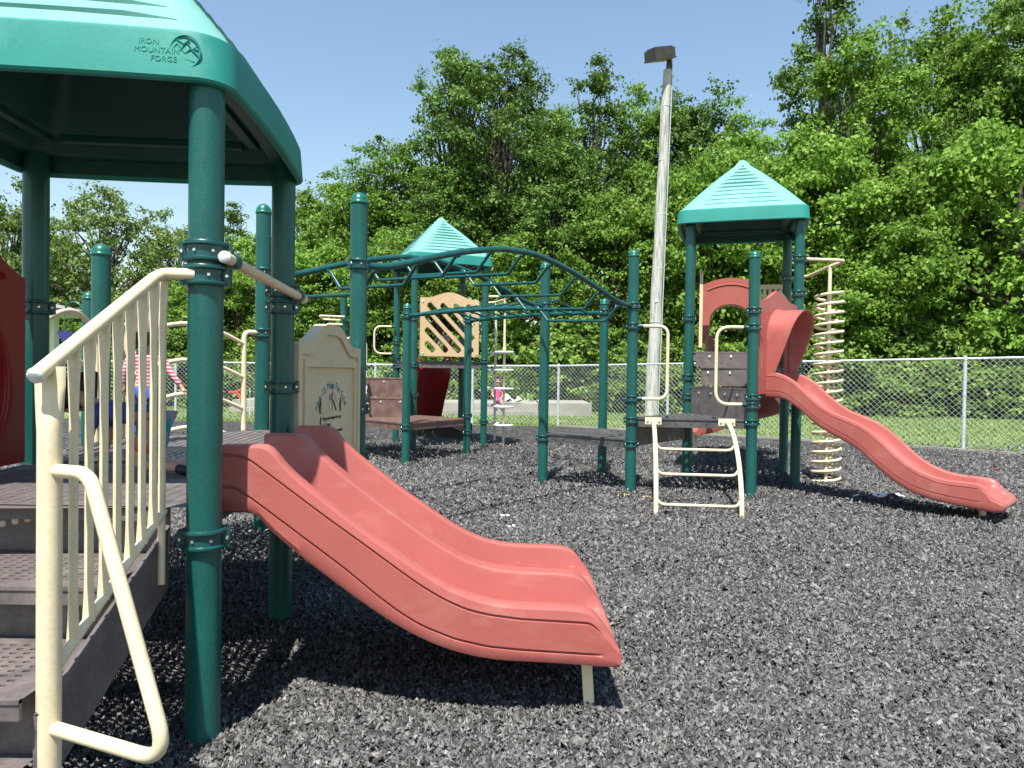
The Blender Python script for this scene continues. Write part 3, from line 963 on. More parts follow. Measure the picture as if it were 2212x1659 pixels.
BUSHES = [
    ('bush2', -15.24, 31.03, 4.11, 1.07, 5.79, 'behind the stair handrail'),
    ('bush0', -13.55, 30.14, 3.64, 1.12, 0.71, 'behind the stair balusters'),
    ('bush2', -12.54, 30.80, 2.76, 0.92, 4.59, 'behind the arched railing'),
    ('bush1', -10.94, 30.71, 2.86, 1.09, 0.87, 'left of the rear post of the near tower'),
    ('bush0', -9.47, 31.03, 4.16, 0.85, 4.86, 'behind the sign panel top'),
    ('bush0', -7.99, 31.54, 3.06, 1.14, 3.39, 'left of the round-topped post'),
    ('bush2', -6.26, 31.12, 2.92, 1.14, 2.41, 'just right of the round-topped post'),
    ('bush0', -4.42, 30.13, 3.02, 0.95, 5.13, 'behind the boxed steps'),
    ('bush2', -2.88, 30.98, 3.14, 0.94, 5.14, 'under the distant teal roof'),
    ('bush1', -1.38, 30.82, 3.36, 0.90, 1.61, 'right of the slotted panel'),
    ('bush1', 0.07, 31.51, 3.95, 0.86, 4.95, 'behind the pole climber'),
    ('bush0', 1.50, 30.65, 3.32, 1.06, 3.92, 'behind the post at the low platform'),
    ('bush0', 2.98, 31.53, 4.09, 1.13, 2.16, 'right of the low platform post'),
    ('bush1', 4.44, 30.63, 2.77, 1.07, 5.01, 'left of the middle platform post'),
    ('bush0', 5.77, 31.39, 2.93, 1.00, 2.28, 'behind the foot of the wooden pole'),
    ('bush2', 7.04, 30.32, 3.47, 0.94, 1.99, 'behind the left grab loop'),
    ('bush0', 8.34, 30.37, 3.75, 0.94, 3.04, 'behind the right grab loop'),
    ('bush2', 10.18, 31.18, 3.45, 0.97, 1.49, 'behind the triangular platform'),
    ('bush1', 12.02, 30.99, 3.64, 0.89, 6.15, 'behind the hood of the wave slide'),
    ('bush1', 13.23, 31.06, 3.94, 0.89, 4.59, 'behind the coil climber'),
    ('bush1', 14.79, 31.52, 2.77, 0.98, 0.94, 'just right of the coil climber'),
    ('bush1', 15.99, 31.37, 4.08, 1.04, 1.06, 'above the top of the wave slide'),
    ('bush2', 17.41, 30.88, 3.77, 0.99, 1.83, 'above the middle of the wave slide'),
    ('bush1', 18.37, 30.71, 3.92, 1.01, 1.13, 'left of the right-hand fence post'),
    ('bush0', 20.57, 31.51, 2.74, 0.93, 4.91, 'right of the right-hand fence post'),
    ('bush1', 21.71, 31.40, 3.71, 1.05, 4.77, 'near the right edge of the view'),
    ('bush1', 22.71, 30.65, 3.94, 0.93, 6.16, 'beyond the right edge'),
    ('bush1', -15.25, 30.47, 2.15, 1.2, 3.65, 'low and nearest behind the stair handrail top'),
    ('bush2', -11.69, 29.91, 2.24, 1.2, 2.05, 'low and nearest behind the arched railing'),
    ('bush1', -8.27, 30.12, 2.27, 1.2, 4.07, 'low and nearest behind the sign panel'),
    ('bush1', -6.51, 30.54, 1.89, 1.2, 2.17, 'low and nearest behind the round-topped post'),
    ('bush1', -5.45, 30.65, 1.95, 1.2, 5.29, 'low and nearest behind the boxed steps'),
    ('bush2', -2.57, 30.60, 2.01, 1.2, 2.29, 'low and nearest behind the slotted panel'),
    ('bush0', -0.40, 30.17, 2.07, 1.2, 1.04, 'low and nearest behind the pole climber'),
    ('bush1', 1.38, 30.57, 1.90, 1.2, 0.50, 'low and nearest behind the low platform post'),
    ('bush1', 6.38, 29.54, 1.82, 1.2, 4.90, 'low and nearest behind the left grab loop'),
    ('bush2', 5.32, 29.46, 2.36, 1.2, 1.90, 'low and nearest behind the wooden pole'),
    ('bush2', 8.64, 29.44, 1.89, 1.2, 6.25, 'low and nearest behind the right grab loop'),
    ('bush2', 10.44, 29.16, 2.01, 1.2, 4.08, 'low and nearest behind the right-hand tower'),
    ('bush2', 11.67, 29.18, 1.83, 1.2, 4.51, 'low and nearest behind the wave slide hood'),
    ('bush0', 13.16, 29.79, 1.82, 1.2, 5.60, 'low and nearest behind the coil climber'),
    ('bush0', 14.36, 29.09, 2.04, 1.2, 3.44, 'low and nearest behind the upper wave slide'),
    ('bush1', 15.90, 29.33, 1.97, 1.2, 3.84, 'low and nearest behind the middle of the wave slide'),
    ('bush0', 17.30, 29.47, 2.20, 1.2, 2.35, 'low and nearest behind the foot of the wave slide'),
    ('bush1', 18.52, 29.28, 2.30, 1.2, 5.44, 'low and nearest behind the right-hand fence post'),
    ('bush2', 20.31, 29.55, 1.96, 1.2, 0.23, 'low and nearest behind the right edge of the fence'),
]
for v_, x_, y_, h_, w_, r_, l_ in BUSHES:
    tree(v_, x_, y_, h_, w_, r_, 'leafy bush beyond the fence, ' + l_, 'bushes along the foot of the wood', 'bush', 'bush')

def far_wood():
    g = np.random.default_rng(77)
    cs, rs, ks = [], [], []
    for i in range(520):
        x = g.uniform(-48, 52); y = 54 + g.uniform(-3, 3)
        z = g.uniform(0, 11.5 if x > -12 else 6.5)
        cs.append(np.array([x, y, z])); rs.append(g.uniform(1.4, 2.4)); ks.append(46)
    me = leaf_cloud(cs, rs, ks, 0.62, 0.7, 78)
    me.name = 'wood_leaves'
    me.materials.append(M['leafdark'])
    tag(put('far_wood', me), 'dim far-off wood closing the gaps between the tree trunks', None, None, 'stuff')
far_wood()

# ------------------------------------------------------------------ CHAIN LINK FENCE
def fence():
    t = thing('chain_link_fence', 'long grey chain link fence between the mulch and the lawn', 'fence', (1.35, 20.84, 0))
    nodes = []
    A, B_ = Vector((17.5, 10.2, 0)), Vector((1.35, 20.84, 0))
    L = (A - B_).length
    k = 5
    for i in range(k + 1):
        # the two posts in plain view stand where the photograph shows them
        nodes.append(A.lerp(B_, [0, 0.235, 0.484, 0.66, 0.828, 1.0][i]))
    for x in (-1.15, -4.0, -6.9, -9.9, -12.9, -16, -19.2, -22.5):
        nodes.append(Vector((x, 20.9 + (1.35 - x) * 0.02, 0)))
    def top(p): return 1.74 + max(0, p.x - 1.35) * 0.026 if p.x > 1.35 else 1.70
    pm = {}
    for p in nodes:
        h = top(p)
        b = MB()
        b.lathe([(0.036, -0.02), (0.036, h - 0.03)], (p.x, p.y, 0), 12)
        b.lathe([(0.044, h - 0.05), (0.045, h - 0.01), (0.032, h + 0.03), (0.002, h + 0.045)], (p.x, p.y, 0), 12)
        o = b.build('fence_post', 'galv', t, 40)
        for z in (0.25, 0.7, 1.15, 1.5):
            q = MB()
            q.lathe([(0.037, -0.012), (0.041, -0.012), (0.041, 0.012), (0.037, 0.012)], (p.x, p.y, z), 12)
            q.build('tie_band', 'galv', o, 30)
    W = MB()
    for a, c in zip(nodes[:-1], nodes[1:]):
        ha, hc = top(a) - 0.02, top(c) - 0.02
        b = MB()
        b.tube([(a.x, a.y, ha), (c.x, c.y, hc)], 0.024, 8)
        b.build('top_rail', 'galv', t, 60)
        u = (c - a); Ls = u.length; u.normalize()
        n = Vector((u.y, -u.x, 0))
        off = n * 0.03 if n.y < 0 else n * -0.03
        H = min(ha, hc) + 0.03
        st = 0.106
        for sgn in (1, -1):
            s0 = -H
            while s0 < Ls + H:
                # line s = s0 + sgn*z (sgn=1) or s = s0 + (H - z)
                pts = []
                lo = max(0.0, s0); hi = min(Ls, s0 + H)
                if hi - lo > 0.03:
                    za, zb = (lo - s0, hi - s0) if sgn == 1 else (H - (lo - s0), H - (hi - s0))
                    p = a + u * lo + off; q = a + u * hi + off
                    sh = 0.003 * sgn
                    W.tube([(p.x + n.x * sh, p.y + n.y * sh, max(0.03, za)), (q.x + n.x * sh, q.y + n.y * sh, max(0.03, zb))], 0.0025, 3, cap=False)
                s0 += st * 1.15
    w = W.build('chain_link', 'wire', t, 0)
    w['kind'] = 'stuff'
fence()

# ------------------------------------------------------------------ CONCRETE SLABS BEYOND THE FENCE
def slab(x0, x1, y0, y1, h, label, joints, ledge=None):
    t = thing('concrete_slab', label, 'concrete slab', ((x0 + x1) / 2, y0, -0.02))
    xs = [x0] + joints + [x1]
    for a, c in zip(xs[:-1], xs[1:]):
        b = MB()
        b.box(((a + c) / 2, (y0 + y1) / 2, h / 2 - 0.02), (c - a - 0.02, y1 - y0, h))
        b.build('slab_block', 'concrete', t, 20)
        if ledge:
            q = MB()
            q.box(((a + c) / 2, y0 - 0.16, ledge / 2 - 0.02), (c - a - 0.02, 0.30, ledge))
            q.build('ledge', 'concrete', t, 20)
slab(-10.0, 0.95, 25.6, 29.5, 0.42, 'long low concrete platform where the child in pink sits', [-7.2, -4.4, -1.6], 0.16)
slab(0.98, 2.85, 25.45, 28.6, 0.46, 'right-hand concrete block at the end of the long platform', [])

# ------------------------------------------------------------------ LIGHT POLE
def light_pole():
    t = thing('light_pole', 'tall weathered wooden pole with a box floodlight on top', 'light pole', (4.06, 21.0, 0))
    b = MB()
    a, c = Vector((4.06, 21.0, -0.1)), Vector((4.39, 21.0, 10.35))
    n = 16
    b.tube([a.lerp(c, i / n) + Vector((0.012 * sin(i * 1.7), 0.01 * cos(i * 2.3), 0)) for i in range(n + 1)], [0.192 - 0.068 * i / n for i in range(n + 1)], 16)
    b.build('pole', 'wood', t, 50)
    R = Matrix.Rotation(radians(-14), 3, 'Y') @ Matrix.Rotation(radians(18), 3, 'Z') @ Matrix.Rotation(radians(16), 3, 'X')
    q = MB()
    cc = Vector((4.12, 20.8, 10.72))
    q.box(cc, (0.66, 0.60, 0.26), mtx=R)
    q.box(cc + R @ Vector((0, 0, 0.15)), (0.56, 0.5, 0.05), mtx=R)
    q.box(cc + R @ Vector((0, 0, -0.145)), (0.70, 0.64, 0.03), mtx=R)
    hd = q.build('lamp_head', 'lamp', t, 20)
    q = MB(); q.box(cc + R @ Vector((0, 0, -0.164)), (0.58, 0.52, 0.008), mtx=R); q.build('lamp_lens', 'glass', hd, 20)
    q = MB(); q.tube([(4.39, 21.0, 10.3), (4.40, 20.98, 10.6), (4.33, 20.9, 10.75)], 0.045, 8)
    q.box((4.45, 21.0, 10.55), (0.14, 0.14, 0.5)); q.build('bracket', 'lamp', t, 40)
    q = MB(); q.lathe([(0.04, 0), (0.045, 0.05), (0.03, 0.09), (0.002, 0.10)], (4.2, 20.85, 10.88), 10); q.build('photocell', 'glass', t, 50)
    d = (c - a).normalized()
    q = MB(); q.tube([a.lerp(c, f) + Vector((0.19 - 0.068 * f + .015, -0.06, 0)) for f in (0.02, 0.5, 0.99)], 0.016, 6); q.build('conduit', 'galv', t, 60)
    for f in (0.3, 0.45, 0.6, 0.75, 0.9):
        p = a.lerp(c, f); r = 0.192 - 0.068 * f + 0.004
        q = MB(); q.lathe([(r, -.012), (r + .004, -.012), (r + .004, .012), (r, .012)], tuple(p), 16); q.build('strap', 'galv', t, 40)
    q = MB(); p = a.lerp(c, 0.36); q.box((p.x - 0.02, p.y - 0.172, p.z), (0.09, 0.006, 0.12)); q.build('pole_tag', 'galv', t, 20)
light_pole()

# ------------------------------------------------------------------ NEAR TOWER
A1, A2, A3, A4 = (-1.21, 2.83), (-1.34, 4.18), (-2.69, 4.05), (-2.56, 2.70)
NEAR_ROT = radians(5.5)
tA = thing('play_tower', 'nearest play tower with large teal roof and four thick dark green posts', 'play tower', (-1.95, 3.44, 0))
post(tA, *A1, 2.70, [(1.955, 0.25), (1.862, 0.05), (0.83, 0.25)], cap=False)
post(tA, *A2, 2.70, [(1.955, 0.2), (1.86, 0.0), (1.40, 0.1), (0.83, 0.2)], cap=False)
post(tA, *A3, 2.70, [(1.83, 0.3), (0.83, 0.2)], cap=False)
post(tA, *A4, 2.70, [(1.83, 0.3), (0.83, 0.2)], cap=False)
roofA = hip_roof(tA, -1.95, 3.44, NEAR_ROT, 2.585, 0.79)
ZD = 0.95
deck(tA, [A1, A2, A3, A4], ZD, 'deck', NEAR_ROT, 0.052, 0.036, 0.030, 0.015, 0.006, margin=0.10, skirt=0.10, skip=(0,))
# maker's emblem moulded on the near fascia
def emblem():
    u = Vector((cos(NEAR_ROT), sin(NEAR_ROT), 0)); v = Vector((0, 0, 1)); w = u.cross(v)
    fr = Vector((-1.95, 3.44, 2.69)) + w * 0.7829
    c = fr + u * 0.63
    R = Matrix((u, v, w)).transposed()
    b = MB()
    ring = [c + u * 0.055 * cos(a) + v * 0.062 * sin(a) + w * 0.001 for a in [2 * pi * i / 28 for i in range(28)]]
    b.tube(ring, 0.0032, 5, closed=True)
    for pts in ([(-.05, .0), (-.03, .03), (-.012, .012), (.005, .038), (.026, .01), (.045, .022)], [(-.04, -.01), (-.015, .008), (.0, -.006), (.02, .012), (.048, -.012)],
                [(-.03, .045), (-.005, .03), (.015, .046)], [(-.03, -.035), (.0, -.028), (.035, -.036)]):
        b.tube([c + u * p[0] + v * p[1] + w * 0.001 for p in pts], 0.0028, 5)
    e = b.build('emblem', 'roof', roofA, 60)
    for me, dz, dx in EMBOSS:
        uu = 0.63 + dx - 0.055
        t_ = (0.64 + uu) / 1.28
        bl = 0.022 * 4 * t_ * (1 - t_)
        sl = atan2(-0.022 * 4 * (1 - 2 * t_) / 1.28, 1)
        o = put('raised_lettering', me, tA, c + u * (dx - 0.055) + v * dz + w * (bl - dz * 0.077 - 0.0022))
        o.rotation_euler = (R @ Matrix.Rotation(sl, 3, 'Y') @ Matrix.Rotation(radians(-4.4), 3, 'X')).to_euler()
emblem()

# red entrance panel of the hidden slide, on the left side
def red_left_panel():
    t = thing('slide_hood_panel', 'dark red moulded slide entrance panel at the left edge beside the stairs', 'slide panel', (-2.62, 3.4, 0.95))
    o = Vector((-2.615, 3.37, 0.98)); u = Vector((0.096, -0.995, 0)); v = Vector((0, 0, 1))
    prof = [(-0.52, 0), (0.52, 0), (0.52, 0.98)]
    for i in range(13):
        a = i / 12
        prof.append((0.52 - 1.04 * a, 0.99 + 0.18 * max(0, sin(pi * a)) ** 1.5))
    prof.append((-0.52, 0.98))
    hole = []
    for i in range(24):
        a = 2 * pi * i / 24
        hole.append((0.0 + 0.36 * cos(a), 0.42 + 0.40 * sin(a)))
    h2 = [(-0.30 + 0.05 * cos(a), 0.98 + 0.022 * sin(a)) for a in [2 * pi * i / 12 for i in range(12)]]
    b = MB()
    b.prism([prof, hole, h2], o, u, v, 0.05)
    b.build('panel', 'red2', t, 30)
    # bowl-shaped hood behind the opening
    q = MB()
    w = u.cross(v)
    R_ = []
    for k, (s, d) in enumerate([(1.0, 0.0), (1.0, 0.10), (0.97, 0.22), (0.92, 0.36), (0.88, 0.55), (0.86, 0.8)]):
        R_.append([o + u * (0.36 * s * cos(a)) + v * (0.42 - 0.10 * d + 0.40 * s * sin(a)) + w * (d - .02) for a in [2 * pi * i / 24 for i in range(24)]])
    n = 24
    q.add([p for r in R_ for p in r], [(i * n + j, (i + 1) * n + j, (i + 1) * n + (j + 1) % n, i * n + (j + 1) % n) for i in range(len(R_) - 1) for j in range(n)])
    q.build('hood_tunnel', 'red2', t, 60)
    q = MB()
    rim = [o + u * 0.375 * cos(a) + v * (0.42 + 0.415 * sin(a)) - w * 0.026 for a in [2 * pi * i / 36 for i in range(36)]]
    q.tube(rim, 0.022, 8, closed=True); q.build('rolled_rim', 'red2', t, 60)
red_left_panel()

# sit-down bar over the double slide
def entry_bar():
    t = thing('grab_bar', 'straight beige grab bar across the top of the double slide', 'grab bar', (-1.2, 3.5, 1.9))
    b = MB()
    p0, p1 = Vector((-1.115, 2.78, 1.93)), Vector((-1.26, 4.33, 1.925))
    b.tube([p0, p1], 0.023, 14); b.build('bar', 'beige', t, 60)
    for p, q in ((p0, p1), (p1, p0)):
        d = (p - q).normalized()
        c = MB(); c.tube([p, p + d * 0.012, p + d * 0.018], [0.024, 0.024, 0.016], 14); c.build('end_cap', 'endcap', t, 50)
    for f in (0.065, 0.905):
        c = MB(); p = p0.lerp(p1, f); d = (p1 - p0).normalized()
        c.tube([p - d * .03, p + d * .03], 0.031, 14); c.box((p.x - 0.04, p.y, p.z), (0.06, 0.05, 0.05), NEAR_ROT); c.build('bracket', 'clamp', t, 40)
entry_bar()

# ------------------------------------------------------------------ STAIRS AND HANDRAIL
def stairs():
    t = thing('staircase', 'brown perforated metal stairs climbing to the nearest tower', 'stairs', (-1.96, 2.2, 0))
    x0, x1 = -2.58, -1.385
    lips = [(2.83, 0.95), (2.43, 0.75), (2.03, 0.55), (1.63, 0.35), (1.23, 0.15)]
    b = MB(); b.box(((x0 + x1) / 2, 2.822, 0.925), (x1 - x0 - 0.0, 0.012, 0.058)); b.box(((x0 + x1) / 2, 2.826, 0.948), (x1 - x0, 0.02, 0.014)); b.build('nosing', 'deck', t, 20)
    for k in range(1, 5):
        y, z = lips[k]
        yb = lips[k - 1][0] + 0.085
        b = MB()
        perf_plate(b, ccw([(x0, y), (x1, y), (x1, yb), (x0, yb)]), z, 0, 0.046, 0.0345, 0.025, 0.0165, 0.007, 0.055)
        tr = b.build('tread', 'deck', t, 0)
        q = MB(); q.box(((x0 + x1) / 2, y - 0.004, z - 0.028), (x1 - x0, 0.012, 0.062)); q.box(((x0 + x1) / 2, y - 0.007, z - 0.004), (x1 - x0, 0.016, 0.012)); q.build('nosing', 'deck', tr, 20)
        q = MB(); q.box(((x0 + x1) / 2, yb + 0.004, (z + lips[k - 1][1]) / 2 - 0.01), (x1 - x0 - 0.004, 0.008, lips[k - 1][1] - z - 0.02)); q.build('riser', 'deck', t, 20)
    for sx, xx in ((1, -1.372), (-1, -2.592)):
        b = MB()
        prof = [(2.86, 0.868), (2.07, 0.482), (2.07, 0.22), (2.86, 0.62)] if sx == 1 else [(2.86, 0.868), (1.22, 0.075), (1.22, -0.03), (1.62, -0.03), (2.86, 0.60)]
        vs = [(xx - 0.007, y, z) for y, z in prof] + [(xx + 0.007, y, z) for y, z in prof]
        n = len(prof)
        b.add(vs, [tuple(range(n)), tuple(range(2 * n - 1, n - 1, -1))] + [(i, i + n, (i + 1) % n + n, (i + 1) % n) for i in range(n)])
        b.tube([(xx + .006, 2.86, 0.868), (xx + .006, 2.07, 0.482)], 0.011, 6)
        b.build('stringer', 'deck', t, 20)
stairs()

def handrail():
    X = -1.352
    t = thing('handrail', 'beige sloping stair handrail with twisted balusters and a looped transfer handle', 'handrail', (X, 2.1, 0.3))
    b = MB()
    path = fillet([(-1.225, 2.775, 1.862), (X + .01, 2.755, 1.862), (X, 2.70, 1.835), (X, 2.04, 1.475)], 0.06, 5)
    b.tube(path, 0.0225, 16); b.build('top_rail', 'beige', t, 60)
    d = (Vector((X, 2.04, 1.475)) - Vector((X, 2.70, 1.835))).normalized()
    p = Vector((X, 2.04, 1.475))
    b = MB(); b.tube([p, p + d * .004, p + d * .012, p + d * .016], [0.0235, 0.0245, 0.022, 0.014], 16); b.build('end_cap', 'endcap', t, 60)
    slope = (1.835 - 1.475) / 0.66
    def rail_z(y): return 1.475 + (y - 2.04) * slope
    # post, pinched flat where it meets the rail
    def pinched(y, z0, z1, r, wide, thick, fl, bot=False, n=18):
        q = MB()
        sec = []
        steps = [(z0, 0.0), (z1 - fl * 2.2, 0.0), (z1 - fl * 1.7, 0.12), (z1 - fl * 1.2, 0.5), (z1 - fl * 0.75, 0.86), (z1 - fl * 0.5, 1.0), (z1, 1.0)]
        if bot: steps[0:1] = [(z0, 1.0), (z0 + 0.03, 0.9), (z0 + 0.09, 0.3), (z0 + 0.13, 0.0)]
        for z, f in steps:
            row = []
            for j in range(n):
                a = 2 * pi * j / n
                # the flat turns as it narrows, giving the V facet
                rx = r * (1 - f) + wide * f; ry = r * (1 - f) + thick * f
                row.append((X + rx * cos(a), y + ry * sin(a), z + (0.05 * fl * 8 * cos(a) * f * (1 - f) * 2)))
            sec.append(row)
        vs = [p for r_ in sec for p in r_]
        q.add(vs, [(i * n + j, i * n + (j + 1) % n, (i + 1) * n + (j + 1) % n, (i + 1) * n + j) for i in range(len(sec) - 1) for j in range(n)])
        return q
    q = pinched(2.10, 0.02, rail_z(2.10) - 0.008, 0.0335, 0.046, 0.012, 0.11)
    pst = q.build('newel_post', 'beige', t, 50)
    def low_z(y): return 0.60 + (y - 2.13) * 0.52
    for y in (2.215, 2.297, 2.379, 2.461, 2.543, 2.625, 2.707):
        pinched(y, low_z(y) - 0.005, rail_z(y) - 0.012, 0.0135, 0.021, 0.006, 0.11, True).build('baluster', 'beige', t, 50)
    pinched(2.775, 0.66, 1.842, 0.0140, 0.021, 0.007, 0.11).build('baluster', 'beige', t, 50)
    b = MB(); b.tube([(X, 2.11, low_z(2.11)), (X, 2.79, low_z(2.79))], 0.0165, 12); b.build('bottom_rail', 'beige', t, 60)
    b = MB()
    b.tube(fillet([(X, 2.10, 0.437), (-0.908, 1.915, 0.437), (-1.205, 2.048, 1.195), (X, 2.10, 1.195)], 0.075, 8), 0.0205, 14)
    b.build('loop_handle', 'beige', t, 60)
handrail()

# ------------------------------------------------------------------ DOUBLE SLIDE
def interp(pts, x):
    xs = [p[0] for p in pts]; ys = [p[1] for p in pts]
    return float(np.interp(x, xs, ys))
def smooth_curve(pts, x):
    """local average so the moulded edge runs as one curve"""
    return sum(interp(pts, x + d) * w for d, w in ((-.03, 1), (-.015, 2), (0, 3), (.015, 2), (.03, 1))) / 9

TOPC = [(-1.217, 1.18), (-1.151, 1.181), (-1.032, 1.181), (-1.009, 1.166), (-0.986, 1.125), (-0.939, 1.076), (-0.875, 1.021), (-0.783, 0.949), (-0.69, 0.877), (-0.598, 0.809), (-0.505, 0.746), (-0.413, 0.683), (-0.32, 0.624), (-0.237, 0.579), (-0.154, 0.548), (-0.043, 0.522), (0.094, 0.515), (0.232, 0.512), (0.324, 0.504), (0.371, 0.482), (0.399, 0.44), (0.427, 0.405), (0.450, 0.372), (0.464, 0.350), (0.472, 0.334), (0.477, 0.318)]
BOTC = [(-1.215, 0.89), (-1.085, 0.892), (-1.057, 0.872), (-1.02, 0.825), (-0.964, 0.775), (-0.872, 0.699), (-0.779, 0.630), (-0.687, 0.562), (-0.594, 0.497), (-0.502, 0.437), (-0.409, 0.385), (-0.317, 0.343), (-0.224, 0.311), (-0.132, 0.29), (-0.04, 0.277), (0.144, 0.27), (0.282, 0.263), (0.374, 0.256), (0.44, 0.254), (0.465, 0.256), (0.472, 0.262), (0.477, 0.274)]
G1 = [(-1.217, 1.14), (-1.123, 1.135), (-1.077, 1.106), (-0.967, 1.025), (-0.782, 0.889), (-0.597, 0.759), (-0.458, 0.659), (-0.366, 0.596), (-0.273, 0.542), (-0.181, 0.502), (-0.089, 0.48), (0.049, 0.463), (0.353, 0.449), (0.475, 0.31)]
G2 = [(-1.216, 1.006), (-1.154, 1.004), (-1.057, 0.936), (-0.873, 0.801), (-0.688, 0.665), (-0.549, 0.552), (-0.456, 0.484), (-0.364, 0.43), (-0.225, 0.376), (-0.087, 0.346), (0.051, 0.334), (0.401, 0.316), (0.475, 0.295)]

def double_slide():
    t = thing('double_slide', 'wide faded red double slide in the foreground with three moulded side walls', 'slide', (-0.4, 3.6, 0))
    Y0, W = 3.0, 1.17
    xs = list(np.linspace(-1.217, 0.30, 62)) + list(np.linspace(0.315, 0.465, 14)) + [0.469, 0.472, 0.4745, 0.477]
    b = MB()
    rows = []
    for x in xs:
        zt, zb = smooth_curve(TOPC, x), smooth_curve(BOTC, x)
        if x > 0.44: zt, zb = interp(TOPC, x), interp(BOTC, x)
        zt -= 0.012 * 0
        H = zt - zb
        a, c = smooth_curve(G1, x), smooth_curve(G2, x)
        gd = 0.013 * min(1, max(0, (0.40 - x) / 0.05))
        # depth of the chute below the crest
        bedd = np.interp(x, [-1.217, -1.05, -0.9, -0.2, 0.2, 0.34, 0.40, 0.47], [0.232, 0.232, 0.240, 0.235, 0.205, 0.175, 0.11, 0.006])
        zbed = max(zt - bedd, zb + 0.022)
        k = min(1.0, H / 0.15)
        def cl(z): return min(max(z, zb + 0.02 * k), zt - 0.012 * k)
        side = [(0.035, zb), (0.010, zb + 0.010 * k), (0.0, zb + 0.035 * k),
                (0.0, cl(c - 0.007)), (gd, cl(c - 0.004)), (gd, cl(c + 0.004)), (0.0, cl(c + 0.007)),
                (0.0, cl(a - 0.007)), (gd, cl(a - 0.004)), (gd, cl(a + 0.004)), (0.002, cl(a + 0.007)),
                (0.008, zt - 0.012 * k), (0.022, zt - 0.003 * k), (0.045, zt), (0.080, zt - 0.001 * k), (0.090, zt - 0.008 * k)]
        def down(y0):   # from crest into the chute, going +y
            return [(y0, zt - 0.020 * k), (y0 + 0.007, zbed + min(0.03, bedd * .3)), (y0 + 0.016, zbed + 0.008 * k), (y0 + 0.042, zbed + 0.001)]
        mw = 0.115
        m0 = W / 2 - mw / 2
        sec = list(side)
        sec += down(0.094)
        sec += [((0.17 + m0 - 0.08) / 2, zbed - 0.006 * k)]
        sec += [(m0 - 0.042, zbed + 0.001), (m0 - 0.016, zbed + 0.008 * k), (m0 - 0.007, zbed + min(0.03, bedd * .3)), (m0, zt - 0.020 * k),
                (m0 + 0.004, zt - 0.008 * k), (m0 + 0.014, zt - 0.001 * k), (W / 2, zt), (m0 + mw - 0.014, zt - 0.001 * k), (m0 + mw - 0.004, zt - 0.008 * k)]
        sec += down(m0 + mw)
        e = W - 0.094
        sec += [((m0 + mw + 0.08 + e - 0.075) / 2, zbed - 0.006 * k)]
        sec += [(e - 0.042, zbed + 0.001), (e - 0.016, zbed + 0.008 * k), (e - 0.007, zbed + min(0.03, bedd * .3)), (e, zt - 0.020 * k),
                (W - 0.090, zt - 0.008 * k), (W - 0.080, zt - 0.001 * k), (W - 0.045, zt), (W - 0.022, zt - 0.003 * k), (W - 0.008, zt - 0.012 * k),
                (W, cl(a)), (W, cl(c)), (W, zb + 0.035 * k), (W - 0.010, zb + 0.010 * k), (W - 0.035, zb)]
        # hollow underside
        sec += [(W - 0.06, zb + 0.02 * k), (W * .5, max(zb + 0.02 * k, zbed - 0.05)), (0.06, zb + 0.02 * k)]
        skew = 0.0
        rows.append([(x + 0.0 * y, Y0 + y, z) for y, z in sec])
    n = len(rows[0])
    vs = [p for r in rows for p in r]
    fs = [(i * n + j, (i + 1) * n + j, (i + 1) * n + (j + 1) % n, i * n + (j + 1) % n) for i in range(len(rows) - 1) for j in range(n)]
    fs.append(tuple(range(n)))
    fs.append(tuple(reversed(range((len(rows) - 1) * n, len(rows) * n))))
    b.add(vs, fs)
    b.build('chute', 'red', t, 27)
    for y in (3.13, 4.0):
        q = MB()
        R = Matrix.Rotation(radians(-4), 3, 'Y')
        q.box((0.352, y, 0.12), (0.046, 0.026, 0.30), mtx=R); q.box((0.342, y, 0.262), (0.10, 0.05, 0.014))
        q.build('support_leg', 'beige', t, 25)
double_slide()

# ------------------------------------------------------------------ SECOND PLATFORM (sign panel, arched barriers)
B1, B2, B3 = (-1.215, 5.64), (-2.28, 6.55), (-3.09, 5.39)
tB = thing('play_platform', 'open platform behind the near tower with three round-topped posts', 'play platform', (-2.2, 5.3, 0))
post(tB, *B1, 2.80, [(2.33, 0.9), (1.20, 0.3), (0.83, .3)])
post(tB, *B2, 2.91, [(2.38, 0.9), (1.83, 0.2), (0.83, .3)])
post(tB, *B3, 2.33, [(1.78, 0.4), (0.83, .3)])
deck(tB, [(-1.36, 4.26), (-1.24, 5.60), (-2.27, 6.50), (-3.06, 5.38), (-2.70, 4.14)], ZD, 'deck', 0.1, 0.066, 0.05, 0.040, 0.020, 0.0, skirt=0.10)

